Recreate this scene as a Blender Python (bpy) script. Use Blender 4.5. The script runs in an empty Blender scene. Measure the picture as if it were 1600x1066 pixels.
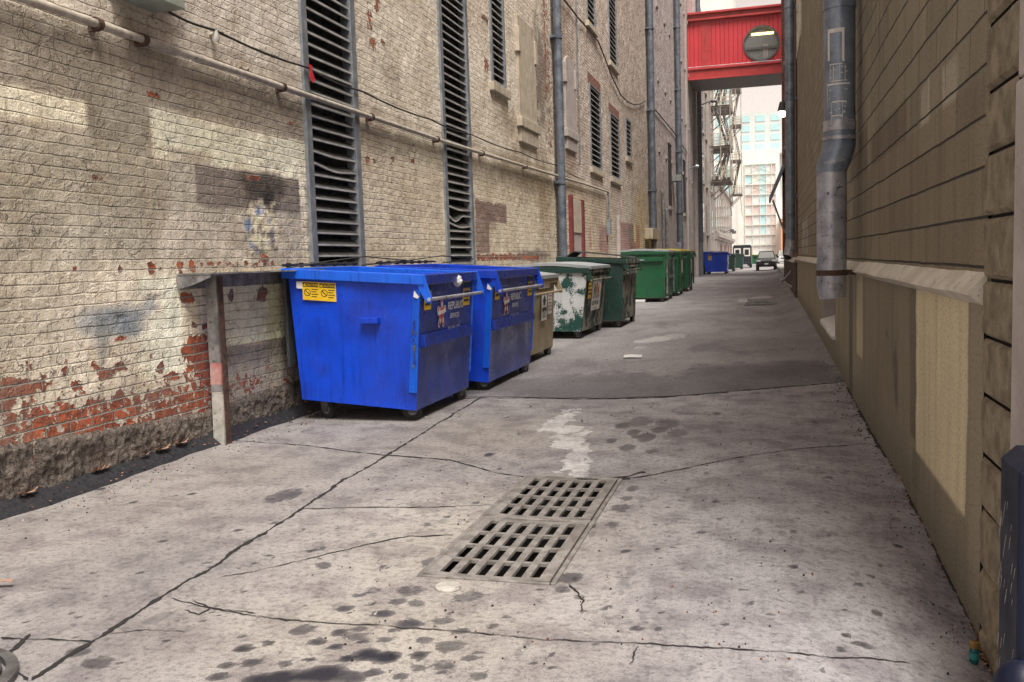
import bpy, bmesh, math, random
import numpy as np
from mathutils import Vector, Matrix
random.seed(7); RNG = np.random.default_rng(7)
C = bpy.context.scene.collection
scene = bpy.context.scene

# ------------------------------------------------------------------ camera
F_PX, PITCH, YAW, ROLL, CAM_H = 1420.0, 0.0872623587, 0.274349216, -0.032, 1.55
def cam_axes():
    cy, sy = math.cos(YAW), math.sin(YAW)
    fw = Vector((-sy*math.cos(PITCH), cy*math.cos(PITCH), -math.sin(PITCH)))
    rt = Vector((cy, sy, 0)); up = rt.cross(fw)
    return rt*math.cos(ROLL)+up*math.sin(ROLL), up*math.cos(ROLL)-rt*math.sin(ROLL), fw
RT, UP, FW = cam_axes()
cam = bpy.data.cameras.new('camera'); cam.sensor_width = 36; cam.lens = F_PX/1600*36
cam.clip_start = .05; cam.clip_end = 2000
camo = bpy.data.objects.new('camera', cam); C.objects.link(camo)
camo.matrix_world = Matrix(((RT.x, UP.x, -FW.x, 0), (RT.y, UP.y, -FW.y, 0), (RT.z, UP.z, -FW.z, CAM_H), (0, 0, 0, 1)))
scene.camera = camo
# ------------------------------------------------------------------ light
SUN_EL, SUN_AZ = math.radians(60), math.radians(146)     # the soft bright sky is high behind the camera, over the street
SUN_STRENGTH, SUN_ANGLE, SKY_STRENGTH, EXPOSURE = 1.5, math.radians(30), 0.053, 1.90
w = bpy.data.worlds.new("World"); scene.world = w; w.use_nodes = True
wn = w.node_tree; wn.nodes.clear()
sky = wn.nodes.new('ShaderNodeTexSky'); sky.sky_type = 'NISHITA'; sky.sun_disc = False
sky.sun_elevation = SUN_EL; sky.sun_rotation = SUN_AZ; sky.air_density = 1.0; sky.dust_density = 1.0; sky.ozone_density = 1.0
hs = wn.nodes.new('ShaderNodeHueSaturation'); hs.inputs['Saturation'].default_value = .12
tint = wn.nodes.new('ShaderNodeMix'); tint.data_type = 'RGBA'; tint.blend_type = 'MULTIPLY'
tint.inputs[0].default_value = 1; tint.inputs[7].default_value = (1.0, .865, .775, 1)
bg = wn.nodes.new('ShaderNodeBackground'); bg.inputs['Strength'].default_value = SKY_STRENGTH
wo = wn.nodes.new('ShaderNodeOutputWorld')
wn.links.new(sky.outputs[0], hs.inputs['Color']); wn.links.new(hs.outputs[0], tint.inputs[6])
wn.links.new(tint.outputs[2], bg.inputs['Color']); wn.links.new(bg.outputs[0], wo.inputs['Surface'])
sun = bpy.data.lights.new('sun', 'SUN'); sun.energy = SUN_STRENGTH; sun.angle = SUN_ANGLE; sun.color = (1, .95, .87)
suno = bpy.data.objects.new('sun', sun); C.objects.link(suno)
sdir = Vector((math.sin(SUN_AZ)*math.cos(SUN_EL), math.cos(SUN_AZ)*math.cos(SUN_EL), math.sin(SUN_EL)))
suno.rotation_euler = (-sdir).to_track_quat('-Z', 'Y').to_euler(); suno.location = (0, -5, 30)
scene.view_settings.view_transform = 'Standard'; scene.view_settings.look = 'None'
scene.view_settings.exposure = EXPOSURE; scene.view_settings.gamma = 1
scene.cycles.denoising_prefilter = 'NONE'; scene.cycles.max_bounces = 8; scene.cycles.diffuse_bounces = 4

# ------------------------------------------------------------------ helpers: pixels of the 1600x1066 photo to points on the real planes
XL, XR = -4.87, 0.9                      # the two wall planes of the alley
def ray(x, y): return FW + RT*((x-800)/F_PX) - UP*((y-533)/F_PX)
def onX(x, y, X=XL):
    d = ray(x, y); t = X/d.x; return Vector((X, d.y*t, d.z*t+CAM_H))
def onY(x, y, Y):
    d = ray(x, y); t = Y/d.y; return Vector((d.x*t, Y, d.z*t+CAM_H))
RG = np.array([[-40, -.3], [2.5, -.28], [4, -.2], [4.7, -.14], [6.6, -.05], [8.4, -.05], [11.5, 0], [18, .08], [29, .2], [45, .3], [70, .1], [400, 0]])
def gz(X, Y):                            # height of the ground: level, dipping or rising along the right-hand wall
    k = np.clip((np.asarray(X, float)+.1)/1.0, 0, 1); k = k*k
    return k*np.interp(Y, RG[:, 0], RG[:, 1])
def gp(x, y):
    z = 0
    for _ in range(6):
        d = ray(x, y); t = (z-CAM_H)/d.z; z = float(gz(d.x*t, d.y*t))
    return (d.x*t, d.y*t)

# value noise for masks and rough stone
def vnoise(x, y, seed=0):
    x = np.asarray(x, float); y = np.asarray(y, float)
    xi = np.floor(x).astype(np.int64); yi = np.floor(y).astype(np.int64)
    fx = x-xi; fy = y-yi; fx = fx*fx*(3-2*fx); fy = fy*fy*(3-2*fy)
    def h(a, b):
        n = (a*374761393+b*668265263+seed*144665) & 0xFFFFFFFF
        n = ((n ^ (n >> 13))*1274126177) & 0xFFFFFFFF
        return ((n ^ (n >> 16)) & 0xFFFF)/65535.0
    return (h(xi, yi)*(1-fx)+h(xi+1, yi)*fx)*(1-fy)+(h(xi, yi+1)*(1-fx)+h(xi+1, yi+1)*fx)*fy
def fbm(x, y, o=4, seed=0):
    s = 0; a = .5; t = 0
    for i in range(o):
        s = s+a*vnoise(np.asarray(x)*2**i, np.asarray(y)*2**i, seed+i*7); t += a; a *= .5
    return s/t
def sm(x, a, b):
    t = np.clip((x-a)/(b-a), 0, 1); return t*t*(3-2*t)
def lin(c):                              # '#rrggbb' -> linear
    v = [int(c[i:i+2], 16)/255 for i in (1, 3, 5)]
    return tuple(u/12.92 if u <= .04045 else ((u+.055)/1.055)**2.4 for u in v)

# ------------------------------------------------------------------ objects
def tag(o, label, cat, group=None, kind=None):
    if label: o['label'] = label
    if cat: o['category'] = cat
    if group: o['group'] = group
    if kind: o['kind'] = kind
    return o
def thing(name, label, cat, loc=(0, 0, 0), rz=0, group=None):
    o = bpy.data.objects.new(name, None); o.empty_display_size = .2; C.objects.link(o)
    o.location = loc; o.rotation_euler = (0, 0, rz); return tag(o, label, cat, group)
class MB:
    def __init__(s): s.v = []; s.f = []; s.m = []
    def quad(s, a, b, c, d, m=0):
        n = len(s.v); s.v += [tuple(a), tuple(b), tuple(c), tuple(d)]; s.f.append((n, n+1, n+2, n+3)); s.m.append(m); return s
    def poly(s, pts, m=0):
        n = len(s.v); s.v += [tuple(p) for p in pts]; s.f.append(tuple(range(n, n+len(pts)))); s.m.append(m); return s
    def hexa(s, p, m=0):                 # 8 points: bottom ring then top ring, counter-clockwise from above
        n = len(s.v); s.v += [tuple(q) for q in p]
        for q in ((3, 2, 1, 0), (4, 5, 6, 7), (0, 1, 5, 4), (1, 2, 6, 5), (2, 3, 7, 6), (3, 0, 4, 7)):
            s.f.append(tuple(n+i for i in q)); s.m.append(m)
        return s
    def box(s, x0, x1, y0, y1, z0, z1, m=0):
        return s.hexa([(x0, y0, z0), (x1, y0, z0), (x1, y1, z0), (x0, y1, z0), (x0, y0, z1), (x1, y0, z1), (x1, y1, z1), (x0, y1, z1)], m)
    def bar(s, a, b, wd, ht, m=0, up=(0, 0, 1)):     # rectangular bar from a to b
        a = Vector(a); b = Vector(b); d = (b-a).normalized(); u = Vector(up)
        if abs(d.dot(u)) > .98: u = Vector((0, 1, 0))
        sd = d.cross(u).normalized()*wd/2; u2 = sd.cross(d).normalized()*ht/2
        r = lambda p: [p-sd-u2, p+sd-u2, p+sd+u2, p-sd+u2]
        return s.hexa(r(a)+r(b), m)
    def tube(s, pts, r, n=10, m=0, caps=True):
        pts = [Vector(p) for p in pts]; k0 = len(s.v); N = len(pts)
        rr = r if isinstance(r, (list, tuple)) else [r]*N; u = None
        for i, p in enumerate(pts):
            d = (pts[min(i+1, N-1)]-pts[max(i-1, 0)]).normalized()
            if u is None:
                u = d.cross(Vector((0, 0, 1)) if abs(d.z) < .9 else Vector((0, 1, 0))).normalized()
            else: u = (u-d*u.dot(d)).normalized()
            q = d.cross(u)
            for j in range(n):
                a = 2*math.pi*j/n; s.v.append(tuple(p+(u*math.cos(a)+q*math.sin(a))*rr[i]))
        for i in range(N-1):
            for j in range(n):
                a = k0+i*n+j; b = k0+i*n+(j+1) % n; s.f.append((a, b, b+n, a+n)); s.m.append(m)
        if caps:
            s.f.append(tuple(k0+j for j in range(n))[::-1]); s.m.append(m)
            s.f.append(tuple(k0+(N-1)*n+j for j in range(n))); s.m.append(m)
        return s
    def cyl(s, c, ax, r, h, n=16, m=0):
        c = Vector(c); ax = Vector(ax).normalized(); return s.tube([c-ax*h/2, c+ax*h/2], r, n, m)
    def ball(s, c, r, n=14, m=0, sz=1):
        c = Vector(c); k = max(6, n//2)
        return s.tube([c+Vector((0, 0, -r*sz*math.cos(math.pi*i/k))) for i in range(k+1)], [max(1e-4, r*math.sin(math.pi*i/k)) for i in range(k+1)], n, m)
    def grid(s, p00, p10, p11, p01, nu, nv, fn=None, m=0):
        a, b, c, d = map(Vector, (p00, p10, p11, p01)); k = len(s.v); nrm = (b-a).cross(d-a).normalized()
        for j in range(nv+1):
            for i in range(nu+1):
                u = i/nu; v = j/nv; p = (a*(1-u)+b*u)*(1-v)+(d*(1-u)+c*u)*v
                if fn: p = p+nrm*fn(u, v)
                s.v.append(tuple(p))
        for j in range(nv):
            for i in range(nu):
                q = k+j*(nu+1)+i; s.f.append((q, q+1, q+nu+2, q+nu+1)); s.m.append(m)
        return s
    def prism(s, poly, axis, a, b, m=0):  # polygon extruded along an axis ('x': pts are (y,z), 'y': (x,z), 'z': (x,y))
        def P(p, t): return {'x': (t, p[0], p[1]), 'y': (p[0], t, p[1]), 'z': (p[0], p[1], t)}[axis]
        n = len(poly); k = len(s.v); s.v += [P(p, a) for p in poly]+[P(p, b) for p in poly]
        s.f.append(tuple(k+i for i in range(n))); s.f.append(tuple(k+n+i for i in reversed(range(n)))); s.m += [m, m]
        for i in range(n):
            j = (i+1) % n; s.f.append((k+j, k+i, k+n+i, k+n+j)); s.m.append(m)
        return s
    def text(s, txt, o, ux, uy, size, m=0, align='LEFT', squeeze=1, bold=0):
        cu = bpy.data.curves.new('lettering', 'FONT'); cu.body = txt; cu.size = 1; cu.align_x = align; cu.offset = bold; cu.resolution_u = 3
        ob = bpy.data.objects.new('lettering', cu); C.objects.link(ob); bpy.context.view_layer.update()
        me = bpy.data.meshes.new_from_object(ob.evaluated_get(bpy.context.evaluated_depsgraph_get()))
        o = Vector(o); ux = Vector(ux).normalized()*size*squeeze; uy = Vector(uy).normalized()*size; k = len(s.v)
        s.v += [tuple(o+ux*v.co.x+uy*v.co.y) for v in me.vertices]
        for p in me.polygons: s.f.append(tuple(k+i for i in p.vertices)); s.m.append(m)
        bpy.data.objects.remove(ob); bpy.data.meshes.remove(me); bpy.data.curves.remove(cu); return s
    def build(s, name, mats, parent=None, smooth=False, bevel=0, loc=None, fix=True):
        me = bpy.data.meshes.new(name); me.from_pydata(s.v, [], s.f)
        mats = mats if isinstance(mats, (list, tuple)) else [mats]
        for mt in mats: me.materials.append(mt)
        me.polygons.foreach_set('material_index', s.m)
        if fix:
            bm = bmesh.new(); bm.from_mesh(me); bmesh.ops.recalc_face_normals(bm, faces=bm.faces); bm.to_mesh(me); bm.free()
        if smooth:
            me.polygons.foreach_set('use_smooth', [True]*len(me.polygons)); me.set_sharp_from_angle(angle=math.radians(40))
        me.update(); o = bpy.data.objects.new(name, me); C.objects.link(o); o.parent = parent
        if loc is not None: o.location = loc
        if bevel:
            b = o.modifiers.new('bevel', 'BEVEL'); b.width = bevel; b.segments = 2; b.limit_method = 'ANGLE'; b.angle_limit = math.radians(50)
        return o
def copy_tree(o, parent=None):
    c = o.copy(); C.objects.link(c); c.parent = parent
    for ch in [q for q in o.children]: copy_tree(ch, c)
    return c
def grid_object(name, P, shape, mats, attrs, keep=None, parent=None, mi=None, flip=False, smooth=True):
    nv, nu = shape; idx = np.arange(nv*nu).reshape(nv, nu)
    q = np.stack([idx[:-1, :-1], idx[:-1, 1:], idx[1:, 1:], idx[1:, :-1]], -1).reshape(-1, 4)
    if flip: q = q[:, ::-1]
    if keep is not None: q = q[keep.reshape(-1)]
    me = bpy.data.meshes.new(name); me.vertices.add(len(P)); me.vertices.foreach_set('co', P.astype(np.float32).ravel())
    me.loops.add(q.size); me.loops.foreach_set('vertex_index', q.astype(np.int32).ravel())
    me.polygons.add(len(q)); me.polygons.foreach_set('loop_start', np.arange(0, q.size, 4, dtype=np.int32))
    me.update(calc_edges=True)
    for k, a in attrs.items():
        if a.ndim == 2:
            at = me.attributes.new(k, 'FLOAT_COLOR', 'POINT'); at.data.foreach_set('color', np.c_[a, np.ones(len(a))].astype(np.float32).ravel())
        else:
            at = me.attributes.new(k, 'FLOAT', 'POINT'); at.data.foreach_set('value', a.astype(np.float32).ravel())
    for mt in mats if isinstance(mats, list) else [mats]: me.materials.append(mt)
    if smooth: me.polygons.foreach_set('use_smooth', np.ones(len(q), dtype=bool))
    o = bpy.data.objects.new(name, me); C.objects.link(o); o.parent = parent; return o

# ------------------------------------------------------------------ materials
class T:
    def __init__(s, name):
        s.mat = bpy.data.materials.new(name); s.mat.use_nodes = True; s.nt = s.mat.node_tree
        s.b = s.nt.nodes['Principled BSDF']
    def n(s, typ, ins=None, **pr):
        nd = s.nt.nodes.new(typ)
        for k, v in pr.items(): setattr(nd, k, v)
        for k, v in (ins or {}).items(): s.put(nd.inputs[k], v)
        return nd
    def put(s, inp, v):
        if isinstance(v, bpy.types.NodeSocket): s.nt.links.new(v, inp)
        else:
            if inp.type == 'RGBA' and len(v) == 3: v = (*v, 1)
            inp.default_value = v
    def set(s, **kw):
        for k, v in kw.items(): s.put(s.b.inputs[k.replace('_', ' ')], v)
        return s.mat
    def co(s): return s.n('ShaderNodeTexCoord').outputs['Object']
    def attr(s, a, col=False):
        nd = s.n('ShaderNodeAttribute', attribute_name=a); return nd.outputs['Color' if col else 'Fac']
    def m(s, op, a, b=0, c=0, clamp=False):
        nd = s.n('ShaderNodeMath', {0: a, 1: b, 2: c}, operation=op); nd.use_clamp = clamp; return nd.outputs[0]
    def vm(s, op, a, b=(0, 0, 0)):
        return s.n('ShaderNodeVectorMath', {0: a, 1: b}, operation=op).outputs[0]
    def mix(s, f, a, b, bl='MIX'):
        return s.n('ShaderNodeMix', {0: f, 6: a, 7: b}, data_type='RGBA', blend_type=bl, clamp_factor=True).outputs[2]
    def noise(s, v, sc, det=3, ro=.55, col=False, dist=0):
        return s.n('ShaderNodeTexNoise', {'Vector': v, 'Scale': sc, 'Detail': det, 'Roughness': ro, 'Distortion': dist}).outputs['Color' if col else 'Fac']
    def vor(s, v, sc, feat='DISTANCE_TO_EDGE'):
        return s.n('ShaderNodeTexVoronoi', {'Vector': v, 'Scale': sc}, feature=feat).outputs['Distance']
    def rng(s, f, a, b, c=0, d=1):
        return s.n('ShaderNodeMapRange', {0: f, 1: a, 2: b, 3: c, 4: d}, interpolation_type='SMOOTHSTEP').outputs[0]
    def bump(s, h, st=1, di=.01, nrm=None):
        i = {'Height': h, 'Strength': st, 'Distance': di}
        if nrm is not None: i['Normal'] = nrm
        return s.n('ShaderNodeBump', i).outputs[0]
    def sep(s, v): return s.n('ShaderNodeSeparateXYZ', {0: v}).outputs
    def comb(s, x, y, z): return s.n('ShaderNodeCombineXYZ', {0: x, 1: y, 2: z}).outputs[0]
    def randco(s):                       # object coordinates shifted for each copy
        r = s.n('ShaderNodeObjectInfo').outputs['Random']; v = s.m('MULTIPLY', r, 37.0)
        return s.vm('ADD', s.co(), s.comb(v, v, v))

def painted_brick(name, course=.083, brick=.235, plain=None, peelamt=0, seed=0.0, cracks=1.0, rel=1.0, jw=1.0):
    t = T(name); co = t.co(); s = t.sep(co); v0 = t.comb(s[1], s[2], seed)
    wob = t.vm('MULTIPLY', t.vm('SUBTRACT', t.noise(v0, 2.2, 2, .5, True), (.5, .5, .5)), (.05, .028, 0))
    wob2 = t.vm('MULTIPLY', t.vm('SUBTRACT', t.noise(v0, 14, 2, .5, True), (.5, .5, .5)), (.018, .011, 0))
    v = t.vm('ADD', t.vm('ADD', v0, wob), wob2)
    br = t.n('ShaderNodeTexBrick', {'Vector': v, 'Color1': (0, 0, 0), 'Color2': (1, 1, 1), 'Mortar': (.5, .5, .5), 'Scale': 1, 'Mortar Size': .006, 'Mortar Smooth': .4, 'Bias': 0, 'Brick Width': brick, 'Row Height': course}, offset=.5)
    fz = t.m('FRACT', t.m('DIVIDE', t.sep(v)[1], course)); hz = t.m('MINIMUM', fz, t.m('SUBTRACT', 1, fz)); lev = t.m('SUBTRACT', 1, t.rng(hz, .012*jw, .05*jw)); lit_edge = t.m('MULTIPLY', t.rng(fz, .86, .93), t.m('SUBTRACT', 1, t.rng(fz, .95, .985)))
    mort = br.outputs['Fac']; var = t.sep(br.outputs['Color'])[0]
    n1 = t.noise(v0, 1.1, 4); n2 = t.noise(v0, 9, 4, .6); n3 = t.noise(v0, 60, 3, .6); n4 = t.noise(v0, 240, 2, .6)
    stv = t.vm('MULTIPLY', v0, (1, .12, 1)); streak = t.noise(stv, 7, 4, .6)
    if plain is None:
        base = t.attr('paint', True); peel = t.attr('peel')
    else:
        base = plain; peel = peelamt
    # layered paint: slow stains, runs, per-brick tone, speckle
    col = t.mix(t.rng(n1, .35, .7), base, t.mix(1, base, (.82, .79, .76), 'MULTIPLY'))
    wash = t.rng(t.m('ADD', t.noise(v0, 2.6, 5, .7), t.m('MULTIPLY', n3, .12)), .58, .64, 0, .45); col = t.mix(wash, col, t.mix(1, col, (1.32, 1.33, 1.35), 'MULTIPLY'))
    grm = t.rng(t.m('ADD', t.noise(t.vm('ADD', v0, (31, 7, 0)), 3.1, 5, .7), t.m('MULTIPLY', n3, .10)), .58, .70, 0, .6); col = t.mix(grm, col, t.mix(1, col, (.74, .68, .60), 'MULTIPLY'))
    col = t.mix(t.rng(streak, .5, .72, 0, .45), col, t.mix(1, col, (.66, .60, .52), 'MULTIPLY'))
    col = t.mix(t.m('MULTIPLY', var, .28), col, t.mix(1, col, (.72, .70, .66), 'MULTIPLY'))
    col = t.mix(t.rng(n2, .55, .75, 0, .5), col, t.mix(1, col, (1.18, 1.16, 1.12), 'MULTIPLY'))
    col = t.mix(t.rng(n3, .52, .70, 0, .75), col, t.mix(1, col, (.56, .52, .46), 'MULTIPLY'))
    col = t.mix(t.rng(n4, .56, .70, 0, .5), col, t.mix(1, col, (.5, .46, .4), 'MULTIPLY'))
    # open joints and paint cracks hold black dirt
    jm = t.m('MULTIPLY', t.m('MAXIMUM', lev, t.m('MULTIPLY', mort, .35)), t.rng(t.noise(v0, 5, 3, .6), .36, .62))
    vd = t.vm('ADD', v0, t.vm('MULTIPLY', t.vm('SUBTRACT', t.noise(v0, 6, 3, .6, True), (.5, .5, .5)), (.25, .25, 0)))
    ck = t.m('SUBTRACT', 1, t.rng(t.vor(vd, 4.2), .0, .018))
    ckm = t.m('MULTIPLY', ck, t.rng(t.noise(v0, 1.7, 2), .5, .62))
    col = t.mix(t.m('MULTIPLY', lit_edge, t.rng(t.noise(v0, 4, 3, .6), .4, .6, 0, .65)), col, t.mix(1, col, (1.5, 1.48, 1.45), 'MULTIPLY'))  # painted highlight along the top edge of each brick, broken up by noise
    dirt = t.m('MAXIMUM', t.m('MULTIPLY', jm, .85), t.m('MULTIPLY', ckm, .75*cracks))
    col = t.mix(dirt, col, (.035, .028, .02))
    # bare brick where the paint has come off
    pk = t.m('ADD', peel, t.m('MULTIPLY', t.m('SUBTRACT', t.noise(v0, 11, 4, .65), .5), .95))
    pk = t.m('ADD', pk, t.m('MULTIPLY', t.m('SUBTRACT', t.noise(v0, 38, 3, .6), .5), .35))
    pk = t.m('ADD', pk, t.m('MULTIPLY', t.m('SUBTRACT', t.vor(vd, 15, 'F1'), .42), .55))
    pm = t.rng(pk, .49, .52); lip = t.m('MULTIPLY', t.rng(pk, .40, .47), t.m('SUBTRACT', 1, pm))
    bcol = t.mix(var, (.24, .055, .026), (.46, .115, .045))
    bcol = t.mix(t.rng(n2, .4, .7), bcol, (.115, .045, .032))
    bcol = t.mix(t.rng(n3, .55, .75, 0, .6), bcol, (.28, .22, .18))
    bcol = t.mix(t.rng(n1, .5, .62, 0, .6), bcol, (.17, .12, .10)); bcol = t.mix(t.m('MAXIMUM', t.rng(mort, .2, .7), t.rng(hz, .13, .07)), bcol, t.mix(n3, (.17, .15, .13), (.33, .30, .26)))
    col = t.mix(t.m('MULTIPLY', lip, .35), col, (.62, .58, .50))
    col = t.mix(pm, col, bcol)
    h = t.m('SUBTRACT', 1, t.m('MAXIMUM', t.rng(hz, .09, .015), t.m('MULTIPLY', mort, .45)))
    h = t.m('ADD', t.m('MULTIPLY', h, t.m('MULTIPLY', t.rng(t.noise(v0, 2.4, 3, .6), .35, .65, .35, 1.35), .010*rel)), t.m('MULTIPLY', n2, .009))
    flk = t.rng(t.noise(vd, 9, 2, .5), .47, .53)
    h = t.m('ADD', h, t.m('MULTIPLY', flk, .005)); h = t.m('ADD', h, t.m('MULTIPLY', n3, .006)); h = t.m('ADD', h, t.m('MULTIPLY', n4, .0009))
    h = t.m('SUBTRACT', h, t.m('MULTIPLY', pm, .006)); h = t.m('SUBTRACT', h, t.m('MULTIPLY', ckm, .004*cracks))
    h = t.m('ADD', h, t.m('MULTIPLY', var, .004)); h = t.m('ADD', h, t.m('MULTIPLY', lip, .003))
    return t.set(Base_Color=col, Roughness=t.rng(n2, .2, .8, .62, .85), Normal=t.bump(h, 1, 1.0))

def rough_mat(name, c1, c2, sc=8, rough=.8, bumpd=.004, metal=0, speck=None, axis=None, spec=.5):
    t = T(name); co = t.co(); n1 = t.noise(co, sc, 5, .6); n2 = t.noise(co, sc*9, 3, .6)
    col = t.mix(t.rng(n1, .3, .7), c1, c2)
    if axis: col = t.mix(t.rng(t.noise(t.vm('MULTIPLY', co, axis), sc, 4, .6), .5, .72, 0, .6), col, t.mix(1, col, (.55, .52, .48), 'MULTIPLY'))
    col = t.mix(t.rng(n2, .55, .75, 0, .6), col, t.mix(1, col, (.6, .58, .55), 'MULTIPLY'))
    if speck: col = t.mix(t.rng(t.noise(co, sc*3, 4, .7), .62, .66), col, speck)
    h = t.m('ADD', t.m('MULTIPLY', n1, bumpd), t.m('MULTIPLY', n2, bumpd*.4))
    return t.set(Base_Color=col, Roughness=t.rng(n1, .2, .8, max(.05, rough-.12), min(1, rough+.1)), Metallic=metal, Normal=t.bump(h, 1, 1), Specular_IOR_Level=spec)

def enamel(name, base, dirt, chips, amt=.5, rough=.38, scuff=(.5, .52, .55), scuffamt=.25, chip_th=.66, spec=.5, chip_sc=13.0):
    """painted steel: grime runs, scuffs and chips"""
    t = T(name); co = t.randco(); s = t.sep(co)
    n1 = t.noise(co, 2.4, 5, .6); n2 = t.noise(co, chip_sc, 5, .65); n3 = t.noise(co, 70, 3, .6)
    run = t.noise(t.vm('MULTIPLY', co, (1, 1, .08)), 16, 4, .65); scr = t.noise(t.vm('MULTIPLY', co, (1, 1, .25)), 26, 4, .7)
    col = t.mix(t.rng(n1, .3, .75, 0, amt), base, dirt)
    col = t.mix(t.rng(run, .5, .75, 0, amt), col, t.mix(1, col, (.5, .5, .5), 'MULTIPLY'))
    col = t.mix(t.rng(scr, .58, .72, 0, scuffamt), col, scuff)
    sc_ = t.noise(t.vm('ADD', t.vm('MULTIPLY', co, (3, 3, .35)), t.vm('MULTIPLY', t.noise(co, 2, 2, .5, True), (2, 2, 2))), 38, 2, .5); col = t.mix(t.m('MULTIPLY', t.rng(sc_, .66, .69), t.rng(n1, .45, .6, 0, .6)), col, scuff)
    drip = t.noise(t.vm('MULTIPLY', co, (1, 1, .03)), 30, 3, .6); col = t.mix(t.m('MULTIPLY', t.rng(drip, .58, .68, 0, .6), t.rng(n1, .4, .6)), col, t.mix(1, col, (.4, .38, .36), 'MULTIPLY'))
    cm = t.rng(t.m('ADD', t.m('MULTIPLY', n2, .75), t.m('MULTIPLY', n3, .25)), chip_th, chip_th+.03)
    col = t.mix(cm, col, chips)
    h = t.m('ADD', t.m('MULTIPLY', t.noise(co, 3.5, 2, .5), .006), t.m('MULTIPLY', n3, .0004)); h = t.m('SUBTRACT', h, t.m('MULTIPLY', cm, .0008))
    rr = t.m('ADD', t.rng(n1, .25, .75, rough-.06, rough+.22), t.m('MULTIPLY', cm, .3))
    return t.set(Base_Color=col, Roughness=rr, Normal=t.bump(h, 1, 1), Specular_IOR_Level=spec)
def flat(name, c, rough=.5, metal=0, emit=0):
    t = T(name); co = t.co(); n = t.noise(co, 20, 4, .6)
    col = t.mix(t.rng(n, .35, .75, 0, .35), c, tuple(x*.62 for x in c))
    t.set(Base_Color=col, Roughness=rough, Metallic=metal)
    if emit: t.set(Emission_Color=c, Emission_Strength=emit)
    return t.mat

M = {}
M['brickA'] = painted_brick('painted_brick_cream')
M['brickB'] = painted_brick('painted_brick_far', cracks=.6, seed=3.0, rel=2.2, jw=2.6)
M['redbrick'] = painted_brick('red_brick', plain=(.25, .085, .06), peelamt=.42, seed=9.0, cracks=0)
def rock_mat():
    t = T('rock_faced_stone'); co = t.co(); n1 = t.noise(co, 5, 5, .65); n2 = t.noise(co, 24, 5, .7, False, .6); n3 = t.noise(co, 90, 3, .7); vv = t.vor(t.vm('ADD', co, t.vm('MULTIPLY', t.noise(co, 9, 3, .6, True), (.12, .12, .12))), 16, 'F1')
    col = t.mix(t.rng(n1, .3, .7), (.13, .105, .09), (.24, .195, .165)); col = t.mix(t.rng(n2, .46, .34, 0, .9), col, (.022, .018, .017)); col = t.mix(t.rng(n2, .56, .68, 0, .7), col, (.36, .32, .285))  # crevice shade put into the colour: low spots dark, high spots light
    col = t.mix(t.rng(n3, .5, .66, 0, .7), col, t.mix(1, col, (.35, .33, .32), 'MULTIPLY'))
    h = t.m('ADD', t.m('MULTIPLY', n2, .07), t.m('MULTIPLY', vv, .05)); h = t.m('ADD', h, t.m('MULTIPLY', n3, .010))
    return t.set(Base_Color=col, Roughness=.9, Normal=t.bump(h, 1, 1))
M['stone'] = rock_mat()
M['tar'] = rough_mat('tar_strip', (.006, .006, .009), (.020, .020, .026), 30, .7, .006)
M['galv'] = rough_mat('galvanised_grey', (.17, .19, .22), (.30, .32, .35), 6, .5, .002, .35, axis=(1, 1, .1))
M['slat'] = rough_mat('louvre_grey', (.34, .33, .31), (.52, .51, .49), 5, .55, .001, .1)
M['blade'] = rough_mat('shade_dark_louvre_blade', (.015, .015, .015), (.05, .049, .047), 7, .75, .002)  # blades coloured near black to stand in for shade between the slats
M['dark'] = flat('dark_interior', (.006, .006, .007), .9)
M['pipe_cream'] = rough_mat('cream_pipe_paint', (.34, .30, .25), (.50, .455, .385), 9, .6, .002, speck=(.09, .06, .045))
M['cable'] = flat('black_cable', (.012, .012, .013), .6)
M['bluepipe'] = rough_mat('blue_grey_downspout', (.15, .185, .25), (.28, .33, .41), 5, .36, .002, .35, axis=(1, 1, .1), speck=(.28, .31, .35))
M['leftpipe'] = rough_mat('dull_blue_grey_downpipe', (.085, .105, .14), (.18, .205, .25), 5, .5, .002, .3, axis=(1, 1, .1), speck=(.22, .24, .27))
M['silverpipe'] = rough_mat('bare_zinc_downspout', (.30, .31, .36), (.56, .57, .62), 7, .36, .003, .4, axis=(1, 1, .1), speck=(.10, .10, .12))
M['rust'] = rough_mat('rust', (.03, .017, .012), (.11, .055, .035), 20, .85, .004)
M['steelgrey'] = rough_mat('chipped_grey_steel', (.10, .10, .105), (.30, .29, .285), 7, .6, .003, .1, speck=(.06, .035, .025), axis=(1, 1, .15))
M['whitechip'] = rough_mat('chipped_white_paint', (.30, .29, .26), (.50, .48, .44), 9, .65, .003, speck=(.10, .085, .07))
M['pinkchip'] = rough_mat('faded_red_paint', (.38, .12, .11), (.46, .34, .32), 9, .65, .003)
M['blue'] = enamel('blue_enamel', (.003, .062, .64), (.002, .022, .30), (.06, .10, .22), .8, .30, (.03, .16, .72), .3, .70)
M['bluelight'] = enamel('light_blue_enamel', (.008, .13, .78), (.004, .06, .5), (.05, .09, .16), .5, .3, (.1, .25, .8), .3, .66)
M['bluefront'] = enamel('grimy_blue_enamel', (.006, .036, .36), (.018, .034, .16), (.28, .33, .44), .75, .22, (.16, .21, .36), .55, .70)
M['green'] = enamel('green_enamel', (.004, .10, .036), (.004, .05, .024), (.10, .14, .12), .6, .36, (.06, .20, .12), .3, .68)
M['greendark'] = enamel('old_green_enamel', (.006, .045, .034), (.010, .024, .022), (.25, .28, .26), .7, .42, (.14, .18, .16), .5, .64)
M['whitewash'] = enamel('green_with_white_overpaint', (.52, .53, .55), (.42, .44, .46), (.008, .055, .045), .5, .55, (.62, .62, .64), .3, .485, .5, 2.6)
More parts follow.
